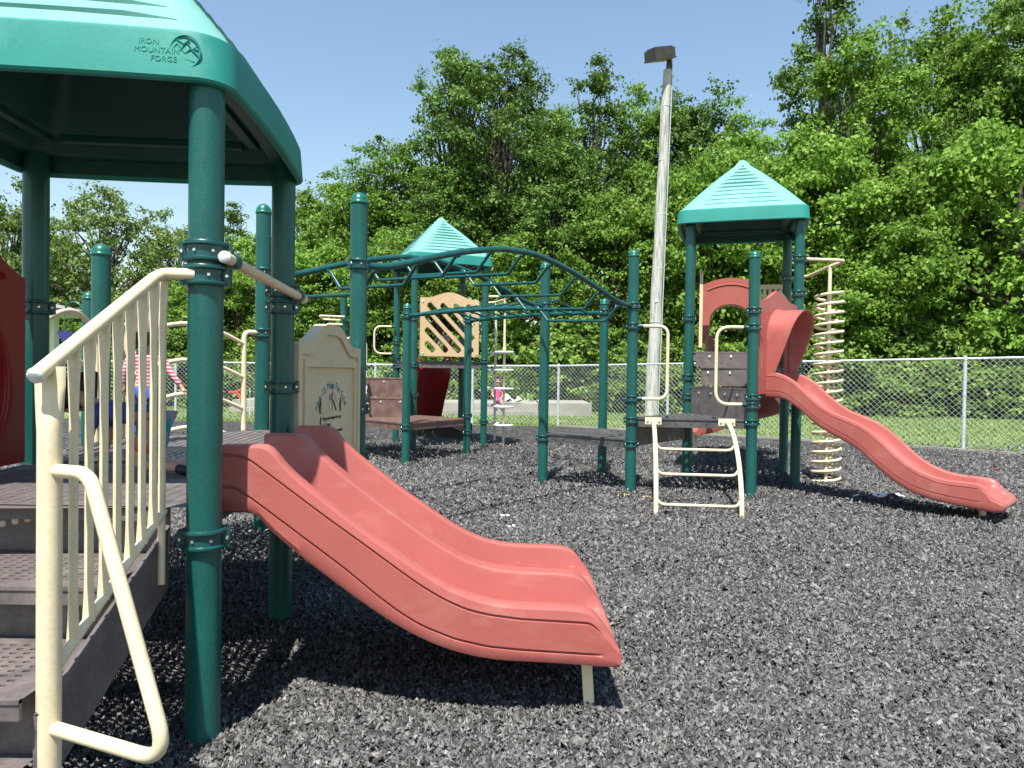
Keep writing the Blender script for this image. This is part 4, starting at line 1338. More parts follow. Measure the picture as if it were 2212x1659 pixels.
def sign_panel():
    t = thing('sign_panel', 'beige moulded safety sign panel beside the double slide', 'sign', (-1.27, 4.9, 0.9))
    o = Vector((-1.262, 4.905, 0.62)); u = Vector((0.115, 1.405, 0)).normalized(); v = Vector((0, 0, 1))
    w = u.cross(v)
    def arch(hw, sh, hump, y0, flat=0.30):
        p = [(-hw, y0), (hw, y0), (hw, sh)]
        N = 20
        for i in range(N + 1):
            s = 1 - 2 * i / N
            q = 0.5 + 0.5 * cos(pi * min(1, max(0, abs(s) - 0.16) / 0.62))
            p.append((s * hw * 0.985, sh + 0.012 + hump * q))
        p.append((-hw, sh))
        return p
    out = arch(0.63, 1.035, 0.14, 0.0)
    inn = arch(0.565, 0.965, 0.14, 0.05)
    b = MB(); b.prism([out, inn[::-1]], o, u, v, 0.085); b.build('frame', 'sign', t, 30)
    b = MB(); b.prism([inn], o, u, v, 0.050); b.build('panel', 'sign', t, 30)
    # raised border round the text field
    for (a, c, d, e) in ((-0.53, 0.06, 0.045, 0.84), (0.485, 0.06, 0.045, 0.84), (-0.53, 0.90, 1.06, 0.045)):
        q = MB(); q.prism([[(a, c), (a + d, c), (a + d, c + e), (a, c + e)]], o + w * 0.0345, u, v, 0.019); q.build('border', 'sign', t, 25)
    R = Matrix((u, v, w)).transposed()
    rot = R.to_euler()
    f = 0.0262
    # arched words
    s = 'Help Us Make Fun Safe!'
    rad = 0.35
    k = 0
    adv = {'l': .55, 'f': .7, '!': .55, 'M': 1.5, 'F': 1.1, ' ': .75, 'k': 1.0, 'H': 1.25, 'U': 1.25, 'S': 1.15}
    tot = sum(adv.get(ch, 1.05) for ch in s)
    pos = 0
    for ch in s:
        a = adv.get(ch, 1.05)
        if ch != ' ':
            th = radians(54) - radians(108) * (pos + a / 2) / tot
            c = o + u * (rad * sin(-th) * 1.0 + 0.02) + v * (0.405 + rad * cos(th)) + w * f
            ob = put('letter', SIGN_ARC[k][1], t, c)
            ob.rotation_euler = (R @ Matrix.Rotation(th, 3, 'Z')).to_euler()
            k += 1
        pos += a
    for me, z, dx in SIGN_LINES:
        ob = put('text_line', me, t, o + u * dx + v * (z - 0.62) + w * f)
        ob.rotation_euler = rot
        ob.scale = (0.95, 1, 1)
    # little drawing: tower, slide and two children
    def bit(name, pts, m, d=0.001):
        pts = [(a * .80, c * .50) for a, c in pts]
        q = MB(); q.prism([pts], o + u * 0.02 + v * 0.575 + w * (f + .0004), u, v, d); q.build(name, m, t, 0)
    bit('drawn_tower', [(-.07, .20), (.0, .20), (.0, .29), (-.03, .30), (-.07, .26)], 'inkgrey')
    bit('drawn_pole', [(.004, .05), (.014, .05), (.014, .42), (.004, .42)], 'ink')
    bit('drawn_slide', [(.016, .20), (.035, .21), (.13, .05), (.10, .05)], 'ink')
    bit('drawn_wall', [(-.07, .03), (-.015, .03), (-.015, .19), (-.07, .19)], 'inkyellow')
    bit('drawn_bar', [(.03, .30), (.037, .30), (.12, .19), (.113, .18)], 'inkgrey')
    for sx, m in ((-.29, 'ink'), (.225, 'ink')):
        bit('drawn_child', [(sx - .012, .03), (sx + .012, .03), (sx + .018, .13), (sx + .03, .17), (sx + .01, .19), (sx + .014, .23), (sx - .012, .23), (sx - .014, .18), (sx - .03, .12)], m)
    bit('drawn_figure', [(-.25, .04), (-.19, .0), (-.18, .1), (-.22, .19), (-.26, .2)], 'inkyellow')
    bit('drawn_mark', [(-.30, -.10), (-.27, -.12), (-.255, -.02), (-.28, .0)], 'ink')
sign_panel()

def arched_rails(label, P, Q, zs, rise, stile, z_cl, outward=(0, 0)):
    """curved rails between two posts with a stile bent over to each post"""
    t = thing('arched_barrier', label, 'railing', ((P[0] + Q[0]) / 2, (P[1] + Q[1]) / 2, ZD))
    P, Q = Vector((*P, 0)), Vector((*Q, 0))
    u = (Q - P).normalized(); L = (Q - P).length
    a, c = P + u * stile, Q - u * stile
    for p, e in ((a, P), (c, Q)):
        b = MB()
        end = e + (p - e).normalized() * 0.075
        b.tube(fillet([(p.x, p.y, 0.80), (p.x, p.y, z_cl), (end.x, end.y, z_cl)], 0.10, 6), 0.0225, 12)
        b.build('stile', 'beige', t, 60)
    for z in zs:
        b = MB(); N = 14
        b.tube([(*(a.lerp(c, i / N)).xy, z + rise * sin(pi * i / N)) for i in range(N + 1)], 0.018, 10); b.build('curved_rail', 'beige', t, 60)
    return t
arched_rails('beige arched railing with four curved bars at the back of the platform', B3, B2, (1.72, 1.42, 1.14, 0.86), 0.15, 0.19, 1.83)
arched_rails('beige arched railing between the dark rear post and the short left post', A3, B3, (1.76, 1.44, 1.14), 0.10, 0.12, 1.80)

# ------------------------------------------------------------------ OVERHEAD LADDERS
def overhead_arch():
    t = thing('overhead_ladder', 'arched green overhead climbing ladder with hanging trapezoid rungs', 'overhead ladder', (-0.3, 7.2, 0))
    L1, L2 = (-0.215 + 1.71, 8.95), (0.43, 9.66)
    ks = [0.0, 0.05, 0.09, 0.14, 0.2, 0.28, 0.36, 0.44, 0.52, 0.6, 0.68, 0.76, 0.83, 0.89, 0.935, 0.97, 1.0]
    zf = [(0, 2.335), (0.05, 2.33), (0.09, 2.37), (0.2, 2.51), (0.28, 2.60), (0.4, 2.70), (0.52, 2.725), (0.61, 2.68), (0.7, 2.61), (0.8, 2.505), (0.9, 2.385), (0.94, 2.355), (1.0, 2.35)]
    def rail(P, Q, k, dz=0.0):
        x0 = Vector((*P, 0)).lerp(Vector((*Q, 0)), k)
        return Vector((x0.x, x0.y, smooth_z(k) + dz))
    def smooth_z(k):
        return (interp(zf, k - .025) + 2 * interp(zf, k) + interp(zf, k + .025)) / 4
    kk = [i / 48 for i in range(49)]
    for P, Q, dz in (((-1.215, 5.64), (1.495, 8.95), 0.0), ((-2.28, 6.55), (0.43, 9.66), 0.04)):
        b = MB(); b.tube([rail(P, Q, k, dz) for k in kk], 0.030, 14); b.build('side_rail', 'bar', t, 60)
    N = 9
    for i in range(N):
        k = 0.05 + 0.89 * i / (N - 1)
        a = rail((-1.215, 5.64), (1.495, 8.95), k); c = rail((-2.28, 6.55), (0.43, 9.66), k, 0.04)
        u = (c - a)
        dn = Vector((0, 0, -0.21))
        pts = fillet([a + u * 0.015 + Vector((0, 0, -0.03)), a + u * 0.055 + Vector((0, 0, -0.035)), a + u * 0.175 + dn, c - u * 0.175 + dn, c - u * 0.055 + Vector((0, 0, -0.035)), c - u * 0.015 + Vector((0, 0, -0.03))], 0.05, 5)
        b = MB(); b.tube(pts, 0.0165, 10); b.build('rung', 'bar', t, 60)
overhead_arch()

LM1, LM2 = (0.43, 9.66), (1.36, 10.7)          # low platform posts
MID1, MID2 = (1.495, 8.95), (2.95, 8.80)       # middle platform posts
ML1, ML2 = (-1.70, 11.55), (-0.80, 12.9)       # far low platform posts
def overhead_flat():
    t = thing('overhead_ladder', 'low flat green overhead ladder with looped rungs behind the arched one', 'overhead ladder', (-0.2, 11, 0))
    rails = ((ML1, LM1, 2.39), (ML2, LM2, 2.42))
    for P, Q, z in rails:
        b = MB(); b.tube([Vector((*P, z)).lerp(Vector((*Q, z - .01)), k / 12) + Vector((0, 0, 0.03 * sin(pi * k / 12))) for k in range(13)], 0.032, 12); b.build('side_rail', 'bar', t, 60)
    N = 8
    for i in range(N):
        k = 0.1 + 0.8 * i / (N - 1)
        a = Vector((*ML1, 2.41)).lerp(Vector((*LM1, 2.41)), k); c = Vector((*ML2, 2.43)).lerp(Vector((*LM2, 2.43)), k)
        u = c - a
        ax = (Vector((*LM1, 0)) - Vector((*ML1, 0))).normalized()
        pts = []
        for j in range(15):
            s = j / 14
            pts.append(a + u * s + Vector((0, 0, 0.13 * sin(pi * s))) + ax * (0.16 * sin(2 * pi * s)))
        b = MB(); b.tube(pts, 0.0165, 8); b.build('rung', 'bar', t, 60)
overhead_flat()

# ------------------------------------------------------------------ FAR LEFT TOWER (slotted panel)
def bolt_heads(b, pts, n, r=0.016):
    for p in pts:
        p = Vector(p); n = Vector(n).normalized()
        b.tube([p, p + n * 0.008, p + n * 0.014], [r, r, r * .5], 8)
P1, P2, P3, P4 = (-1.90, 13.85), (-0.56, 14.42), (-1.11, 15.74), (-2.45, 15.17)
rotM = atan2(0.57, 1.34)
tM = thing('play_tower', 'distant play tower with tan slotted panel under a teal roof', 'play tower', (-1.5, 14.8, 0))
for p, cl in ((P1, (2.52, 1.62, 1.05)), (P2, (2.62, 1.72, 0.5)), (P3, (1.6,)), (P4, (2.1, 1.75, 1.6))):
    post(tM, *p, 3.68, [(c, rotM) for c in cl], cap=False)
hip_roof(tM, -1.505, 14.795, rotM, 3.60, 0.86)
deck(tM, [P1, P2, P3, P4], 1.70, 'deck', rotM, 0.1, 0.07, 0.055, 0.03, 0.0, skirt=0.13)
def slot_panel():
    u = Vector((1.34, 0.57, 0)).normalized(); v = Vector((0, 0, 1))
    o = Vector((-1.235, 14.085, 1.80))
    t = thing('slotted_panel', 'tan barrier panel with diagonal slots on the distant tower', 'panel', (o.x, o.y, 1.8))
    hw, sh = 0.60, 1.13
    prof = [(-hw + .02, 0), (hw - .02, 0), (hw, .02), (hw, sh - .03), (hw - .02, sh)]
    for i in range(17):
        s = 0.82 - 1.64 * i / 16
        prof.append((s * hw, sh + 0.125 * (0.5 + 0.5 * cos(pi * s / 0.82))))
    prof += [(-hw + .02, sh), (-hw, sh - .03), (-hw, .02)]
    holes = []
    X0, X1, Z0, Z1 = -0.46, 0.46, 0.125, 0.985
    for k in range(-2, 5):
        # line x + z = const runs down to the right
        c = -0.46 + 0.125 + 0.13 + 0.265 * (k + 2) - 0.02
        pts = []
        xa = max(X0, c - Z1); xb = min(X1, c - Z0)
        if xb - xa < 0.08: continue
        a, b_ = Vector((xa, c - xa)), Vector((xb, c - xb))
        d = (b_ - a).normalized(); n = Vector((-d.y, d.x)); r = 0.058
        loop = []
        for i in range(7):
            an = pi / 2 + pi * i / 6
            loop.append(a + d * (cos(an) * r) + n * (sin(an) * r))
        for i in range(7):
            an = -pi / 2 + pi * i / 6
            loop.append(b_ + d * (cos(an) * r) + n * (sin(an) * r))
        holes.append([(p.x, p.y) for p in loop][::-1])
    b = MB(); b.prism([prof] + holes, o, u, v, 0.045); b.build('panel', 'tan', t, 25)
    q = MB(); w = u.cross(v)
    bolt_heads(q, [o + u * sx * 0.55 + v * z + w * .022 for sx in (-1, 1) for z in (.05, 1.05)], w); q.build('bolt_row', 'bolt', t, 50)
slot_panel()

def far_low_platform():
    t = thing('play_platform', 'low reddish-brown platform in front of the distant tower', 'play platform', (-1.9, 12.5, 0))
    post(t, *ML1, 2.50, [(2.39, .6), (0.60, .6)])
    post(t, *ML2, 2.46, [(2.42, .6), (0.72, .6), (0.42, .6)])
    deck(t, [ML1, ML2, (-1.86, 13.75), (-3.05, 12.85)], 0.66, 'deckred', 0.55, 0.11, 0.07, 0.05, 0.03, 0.0, skirt=0.12)
    q = MB()
    a, c = Vector((-1.80, 13.7, 0)), Vector((-0.72, 13.05, 0))
    m_ = (a + c) / 2
    q.box((m_.x, m_.y, 0.42), ((c - a).length, 0.03, 0.30), atan2((c - a).y, (c - a).x)); q.build('under_skirt', 'black', t, 20)
far_low_platform()

def far_steps():
    t = thing('step_box', 'two brown boxed steps with bolt heads left of the distant tower', 'steps', (-2.7, 13, 0.66))
    u = Vector((0.98, 0.2, 0)).normalized(); rz = atan2(u.y, u.x); w = Vector((u.y, -u.x, 0))
    for k, (y, z0, z1) in enumerate(((12.95, 0.60, 1.01), (13.25, 1.01, 1.37))):
        c = Vector((-2.72, y, 0))
        q = MB(); q.box((c.x, c.y, (z0 + z1) / 2), (1.62, 0.02, z1 - z0 - .03), rz); r = q.build('riser', 'deckred', t, 20)
        q = MB(); q.box((c.x + u.y * -.17, c.y + .17, z1 - .008), (1.66, 0.38, 0.022), rz); q.build('tread', 'deckred', t, 20)
        q = MB(); bolt_heads(q, [c + u * s + Vector((0, 0, z1 - .075)) + w * .010 for s in (-.55, -.1, .35, .7)], w, .022); q.build('bolt_row', 'bolt', t, 50)
    # grab rails on the steps
far_steps()

def loop_rail(label, pts, r=0.021, rad=0.12, m='beige', name='grab_rail', brackets=True, loc=None):
    t = thing(name, label, 'grab rail', loc or tuple(pts[0]))
    b = MB(); b.tube(fillet(pts, rad, 7), r, 10); b.build('bar', m, t, 60)
    if brackets:
        for p, q in ((pts[0], pts[1]), (pts[-1], pts[-2])):
            p, q = Vector(p), Vector(q); d = (q - p).normalized()
            c = MB(); c.tube([p - d * .01, p + d * .07], r + .008, 10); c.build('bracket', 'clamp', t, 50)
    return t
loop_rail('beige square-cornered grab loop left of the distant tower', [(-2.47, 15.05, 2.43), (-2.88, 14.95, 2.43), (-2.88, 14.95, 1.86), (-2.47, 15.05, 1.86)], rad=0.16)
loop_rail('beige arched grab rail rising from the boxed steps', [(-2.75, 13.5, 1.36), (-2.75, 13.5, 2.13), (-3.12, 13.35, 2.13), (-3.12, 13.35, 1.36)], rad=0.22, brackets=False)

def far_slide():
    t = thing('slide', 'dark red slide seen from below behind the distant tower', 'slide', (-1.9, 16.3, 0))
    pts = [(-1.62, 14.75, 1.60), (-1.66, 15.3, 1.52), (-1.76, 15.8, 1.2), (-1.88, 16.3, 0.85), (-1.98, 16.8, 0.55), (-2.06, 17.3, 0.38), (-2.1, 17.7, 0.34)]
    chute(t, pts, 0.70, 0.20, 'red2')
def chute(t, pts, width, wall, m, name='chute', thick=0.035, crest=0.05):
    P = [Vector(p) for p in pts]
    # refine with a smooth spline
    Q = []
    n = len(P)
    for i in range(n - 1):
        p0, p1, p2, p3 = P[max(0, i - 1)], P[i], P[i + 1], P[min(n - 1, i + 2)]
        for k in range(6):
            s = k / 6
            Q.append(0.5 * ((2 * p1) + (p2 - p0) * s + (2 * p0 - 5 * p1 + 4 * p2 - p3) * s * s + (3 * p1 - p0 - 3 * p2 + p3) * s ** 3))
    Q.append(P[-1])
    sec = []
    hw = width / 2
    prof = [(-hw, -0.05), (-hw - .01, 0.02), (-hw - 0.01, wall - .02), (-hw + 0.012, wall), (-hw + crest, wall - .012), (-hw + crest + .012, wall - .06), (-hw + crest + .03, 0.04), (-hw + crest + 0.09, 0.004), (0, 0)]
    prof = prof + [(-a, b) for a, b in reversed(prof[:-1])]
    prof += [(hw - .05, -thick - .02), (-hw + .05, -thick - .02)]
    k = len(prof)
    vs = []
    for i, q in enumerate(Q):
        d = Q[min(i + 1, len(Q) - 1)] - Q[max(i - 1, 0)]
        d.z = 0 if d.xy.length > 1e-6 else d.z
        d.normalize()
        s = Vector((-d.y, d.x, 0))
        vs += [q + s * a + Vector((0, 0, b)) for a, b in prof]
    b = MB()
    fs = [(i * k + j, i * k + (j + 1) % k, (i + 1) * k + (j + 1) % k, (i + 1) * k + j) for i in range(len(Q) - 1) for j in range(k)]
    fs.append(tuple(reversed(range(k)))); fs.append(tuple(range((len(Q) - 1) * k, len(Q) * k)))
    b.add(vs, fs)
    return b.build(name, m, t, 40)
far_slide()

def pod_climber():
    t = thing('pole_climber', 'two thin tan poles carrying flat white step rungs beside the distant tower', 'climber', (-0.2, 14.9, 0))
    for k, (x, y, m) in enumerate(((-0.165, 14.75, 'beige'), (-0.36, 15.3, 'endcap'))):
        b = MB(); b.tube([(x, y, -0.02), (x, y, 3.0)], 0.026, 10); p = b.build('pole', m, t, 60)
        for z in (0.42, 0.80, 1.17, 1.55, 1.92):
            q = MB()
            a0 = 0.25
            c, s = cos(a0), sin(a0)
            q.lathe([(0.001, -0.018), (0.19, -0.018), (0.205, -0.006), (0.205, 0.010), (0.18, 0.02), (0.001, 0.02)], (x, y, z), 20)
            q.build('step_disc', 'white', p, 50)
    b = MB(); b.tube(fillet([(-0.56, 14.42, 3.02), (-0.1, 14.65, 3.05), (-0.165, 14.75, 3.0), (-0.36, 15.3, 3.0), (-1.05, 15.6, 2.95)], .05, 4), 0.024, 8); b.build('top_bar', 'beige', t, 60)
pod_climber()

def far_post(x, y, top, label, extra=None):
    t = thing('green_post', label, 'post', (x, y, 0))
    post(t, x, y, top, [(top - 0.75, .3)])
    return t
fp = far_post(-3.44, 14.6, 2.98, 'distant green post carrying a tan overhead bar left of the slotted panel')
q = MB(); q.tube(fillet([(-3.40, 14.5, 2.58), (-3.85, 14.3, 2.58), (-3.95, 14.9, 2.55), (-3.42, 14.7, 2.52)], .06, 4), 0.022, 8); q.build('overhead_bar', 'beige', fp, 60)
q = MB(); q.tube(fillet([(-3.44, 14.5, 2.42), (-3.75, 14.35, 2.42), (-3.78, 14.35, 2.1)], .1, 4), 0.022, 8); q.build('overhead_bar', 'beige', fp, 60)
far_post(-4.93, 8.35, 2.28, 'green post just left of the short platform post')
far_post(-7.0, 13.6, 2.60, 'slim distant green post seen through the stair balusters')

# ------------------------------------------------------------------ RIGHT-HAND STRUCTURE
C1, C2, C3, C4 = (2.49, 10.15), (3.85, 9.70), (4.20, 11.05), (2.83, 11.45)
rotC = atan2(-0.42, 1.36)
tLow = thing('play_platform', 'lowest triangular grey-brown platform left of the loop ladder', 'play platform', (1.1, 9.8, 0))
post(tLow, *LM1, 2.90, [(2.40, .6), (0.63, .3)])
post(tLow, *LM2, 2.53, [(2.42, .6), (0.6, .3)])
deck(tLow, [LM1, MID1, LM2], 0.69, 'deckgrey', -0.5, 0.085, 0.06, 0.046, 0.026, 0.0, skirt=0.115)
tMid = thing('play_platform', 'triangular platform with the beige loop ladder and two round-topped posts', 'play platform', (2.3, 9.3, 0))
post(tMid, *MID1, 2.96, [(2.355, .5), (2.10, .2), (1.20, .2), (0.93, .2), (0.63, .3)])
post(tMid, *MID2, 2.94, [(2.30, .1), (2.10, .2), (1.24, .2), (1.14, .1), (0.93, .2)])
deck(tMid, [MID1, MID2, C1], 0.96, 'deckgrey', -0.1, 0.085, 0.06, 0.046, 0.026, 0.0, skirt=0.115)
q = MB(); a, c = Vector((*MID1, 0)), Vector((*C1, 0)); m_ = (a + c) / 2
q.box((m_.x, m_.y, 0.76), ((c - a).length - .12, 0.02, 0.32), atan2((c - a).y, (c - a).x)); q.build('riser', 'deck', tMid, 20)

tC = thing('play_tower', 'right-hand play tower with teal ribbed roof above the red wave slide', 'play tower', (3.34, 10.6, 0))
post(tC, *C1, 3.68, [(2.30, rotC), (1.47, rotC), (1.20, rotC), (0.9, rotC)], cap=False)
post(tC, *C2, 3.68, [(3.09, rotC), (2.62, rotC), (1.65, rotC), (1.55, rotC), (1.25, rotC)], cap=False)
post(tC, *C3, 3.68, [(3.0, rotC), (2.6, rotC), (1.6, rotC)], cap=False)
post(tC, *C4, 3.68, [(2.5, rotC), (1.6, rotC)], cap=False)
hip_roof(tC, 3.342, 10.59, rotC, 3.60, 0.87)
deck(tC, [C1, C2, C3, C4], 1.83, 'deck', rotC, 0.1, 0.07, 0.055, 0.03, 0.0, skirt=0.13)
deck(tC, [MID2, C2, C1], 1.34, 'deck', 0.75, 0.1, 0.07, 0.055, 0.03, 0.0, skirt=0.11)
def plate(parent, P, Q, z0, z1, m, name='riser', gap=0.10, th=0.02, bolts=True, off=0.0):
    P, Q = Vector((*P, 0)), Vector((*Q, 0))
    u = (Q - P).normalized(); w = Vector((u.y, -u.x, 0)); L = (Q - P).length
    c = (P + Q) / 2 + w * off
    b = MB(); b.box((c.x, c.y, (z0 + z1) / 2), (L - 2 * gap, th, z1 - z0), atan2(u.y, u.x)); r = b.build(name, m, parent, 20)
    if bolts:
        q = MB(); bolt_heads(q, [c + u * L * s + Vector((0, 0, z1 - .07)) + w * (th / 2) for s in (-.3, -.1, .12, .3)], w, .02); q.build('bolt_row', 'bolt', parent, 50)
    return r
plate(tC, C1, MID2, 0.965, 1.325, 'deck', off=0.0)
plate(tC, C1, C2, 1.36, 1.60, 'deck', off=0.30, gap=0.2)
plate(tC, C1, C2, 1.62, 1.83, 'deck', off=0.0, gap=.1)
q = MB(); q.box((3.17 - 0.045, 9.925 - 0.145, 1.607), (1.08, 0.33, 0.018), rotC); q.build('tread', 'deck', tC, 20)

def loop_ladder():
    t = thing('loop_ladder', 'beige curved ladder with three rungs leading up to the triangular platform', 'ladder', (1.95, 7.6, 0))
    u = Vector((1.455, -0.15, 0)).normalized(); w = Vector((-0.16, -0.987, 0)).normalized()
    def leg(base):
        P = []
        for i in range(15):
            a = pi / 2 * i / 14
            P.append(base + w * (1.32 * sin(a)) + Vector((0, 0, -0.02 + 0.95 * cos(a))))
        return P
    bl, br = Vector((1.75, 8.86, 0)), Vector((2.63, 8.77, 0))
    LL, RR = leg(bl), leg(br)
    for P in (LL, RR):
        b = MB(); b.tube(P, 0.026, 12); b.build('leg', 'beige', t, 60)
        b = MB(); c = P[0]
        b.box((c.x, c.y - .005, c.z), (0.20, 0.02, 0.085), -0.1); bolt_heads(b, [c + u * s - Vector((0, .015, 0)) for s in (-.07, .07)], (0, -1, 0), .014)
        b.build('mounting_plate', 'beige', t, 25)
    for z in (0.74, 0.50, 0.20):
        a = math.acos((z + .02) / .95)
        p = bl + w * (1.32 * sin(a)) + Vector((0, 0, z)); q_ = br + w * (1.32 * sin(a)) + Vector((0, 0, z))
        b = MB(); e = q_ - p; dn = Vector((0, 0, -0.075)) + w * -0.0
        b.tube(fillet([p, p + e * .05 + dn * .9, p + e * .12 + dn, q_ - e * .12 + dn, q_ - e * .05 + dn * .9, q_], .05, 4), 0.0165, 10); b.build('rung', 'beige', t, 60)
loop_ladder()
loop_rail('beige grab loop on the left post above the loop ladder', [(1.55, 8.92, 2.10), (1.92, 8.88, 2.10), (1.92, 8.88, 1.20), (1.55, 8.92, 1.20)], rad=0.12)
loop_rail('beige grab loop on the right post above the loop ladder', [(2.89, 8.79, 2.095), (2.50, 8.80, 2.095), (2.50, 8.80, 1.15), (2.89, 8.79, 1.15)], rad=0.16)

# wave slide
WD = Vector((0.711, -0.703, 0)); WLAT = Vector((-0.703, -0.711, 0)); WM = Vector((3.40, 9.246, 0))
WT = [(0.0, 1.553), (0.145, 1.549), (0.26, 1.512), (0.39, 1.437), (0.486, 1.347), (0.597, 1.245), (0.72, 1.155), (0.84, 1.088), (0.987, 1.034), (1.13, 0.978), (1.243, 0.911), (1.354, 0.82), (1.463, 0.718), (1.596, 0.602), (1.739, 0.512), (1.902, 0.452), (2.048, 0.428), (2.224, 0.427), (2.36, 0.423), (2.42, 0.385), (2.476, 0.315), (2.53, 0.292), (2.58, 0.27), (2.61, 0.24), (2.623, 0.205)]
WB = [(0.0, 1.232), (0.15, 1.232), (0.22, 1.225), (0.299, 1.195), (0.444, 1.094), (0.587, 0.972), (0.741, 0.866), (0.905, 0.785), (1.05, 0.717), (1.165, 0.640), (1.278, 0.538), (1.416, 0.421), (1.55, 0.325), (1.706, 0.245), (1.883, 0.198), (2.053, 0.173), (2.23, 0.160), (2.4, 0.147), (2.511, 0.138), (2.58, 0.142), (2.61, 0.158), (2.623, 0.19)]
WT = [(a if a < 2.2 else 2.2 + (a - 2.2) * 0.83, c) for a, c in WT]
WB = [(a if a < 2.2 else 2.2 + (a - 2.2) * 0.83, c) for a, c in WB]
WE = WT[-1][0]
def wave_slide():
    t = thing('wave_slide', 'red single wave slide descending to the right from the right-hand tower', 'slide', (4.3, 8.4, 0))
    W = 0.66
    rows = []
    for s in list(np.linspace(0, WE - 0.20, 72)) + list(np.linspace(WE - 0.19, WE, 16)):
        zt, zb = smooth_curve(WT, s), smooth_curve(WB, s)
        if s > WE - 0.035: zt, zb = interp(WT, s), interp(WB, s)
        H = max(0.01, zt - zb); k = min(1, H / .18)
        bed = np.interp(s, [0, 1.2, 2.2, WE - 0.16, WE], [0.22, 0.21, 0.18, 0.08, 0.004])
        zbed = max(zt - bed, zb + .006)
        gd = 0.012 * min(1, max(0, (WE - 0.2 - s) / .06))
        a, c = zt - 0.055 * k, zb + 0.085 * k
        half = [(0.035, zb), (0.010, zb + .010 * k), (0, zb + .035 * k), (0, c - .006), (gd, c - .003), (gd, c + .003), (0, c + .006), (0, a - .006), (gd, a - .003), (gd, a + .003), (.002, a + .006),
                (0.008, zt - .014 * k), (.022, zt - .003 * k), (.042, zt), (.062, zt - .004 * k), (.076, zt - .018 * k), (.086, zt - bed * .4), (.10, zbed + bed * .3), (.125, zbed + .016 * k), (.17, zbed + .002)]
        sec = half + [(W / 2, zbed - .008 * k)] + [(W - y, z) for y, z in reversed(half)] + [(W / 2, max(zb + .01 * k, zbed - .05))]
        rows.append([tuple(WM + WD * s + WLAT * (W / 2 - y) + Vector((0, 0, z))) for y, z in sec])
    n = len(rows[0])
    b = MB()
    b.add([p for r in rows for p in r], [(i * n + j, (i + 1) * n + j, (i + 1) * n + (j + 1) % n, i * n + (j + 1) % n) for i in range(len(rows) - 1) for j in range(n)] + [tuple(range(n)), tuple(reversed(range((len(rows) - 1) * n, len(rows) * n)))])
    b.build('chute', 'red', t, 34)
    q = MB(); p = WM + WD * 2.30
    q.tube([(p.x, p.y, -0.02), (p.x, p.y, 0.2)], 0.035, 12); q.build('support_leg', 'beige', t, 60)
    # hood: arched tunnel leaning out over the slide, fixed to a shaped back panel
    e = -WLAT
    o = WM + Vector((0, 0, 1.28))
    hw, sh = 0.555, 1.17
    prof = [(-hw, 0), (hw, 0), (hw, sh)]
    for i in range(17):
        s = 0.72 - 1.44 * i / 16
        prof.append((s * hw, sh + 0.01 + 0.135 * (0.5 + 0.5 * cos(pi * s / 0.72))))
    prof.append((-hw, sh))
    door = [(-0.27, 0.24), (0.27, 0.24)] + [(0.27 * cos(pi * i / 12), 0.72 + 0.27 * sin(pi * i / 12)) for i in range(13)]
    holes = [door[::-1]]
    slot = [(-0.47 + .02 * cos(2 * pi * i / 12), 0.52 + 0.20 * sin(2 * pi * i / 12)) for i in range(12)]
    b = MB(); b.prism([prof, door[::-1], slot[::-1]], o, e, Vector((0, 0, 1)), 0.05); hp = b.build('hood_panel', 'red', t, 30)
    q = MB()
    N = 18
    R_ = []
    rings = ((0.0, 1.05), (0.03, 1.0), (0.5, 0.985), (0.93, 0.98), (1.0, 1.0), (1.0, 0.94), (0.93, 0.90), (0.0, 0.90))
    for f, sc in rings:
        r = []
        for i in range(N + 1):
            a = pi * i / N
            # U outline: legs down to the floor, round top
            x = 0.325 * cos(a) * sc
            z = 0.74 + 0.325 * sin(a) * sc
            out = (0.09 + 0.29 * ((z - 0.24) / 0.83) ** 0.8) * f
            r.append(o + e * x + Vector((0, 0, z)) + WD * (0.025 + out))
        for sx in (1, -1):
            x = 0.325 * sc * sx; z = 0.25
            p = o + e * x + Vector((0, 0, z)) + WD * (0.025 + 0.10 * f)
            if sx == 1: r.insert(0, p)
            else: r.append(p)
        R_.append(r)
    n = len(R_[0])
    q.add([p for r in R_ for p in r], [(i * n + j, (i + 1) * n + j, (i + 1) * n + j + 1, i * n + j + 1) for i in range(len(R_) - 1) for j in range(n - 1)])
    q.build('hood', 'red', t, 40)
wave_slide()

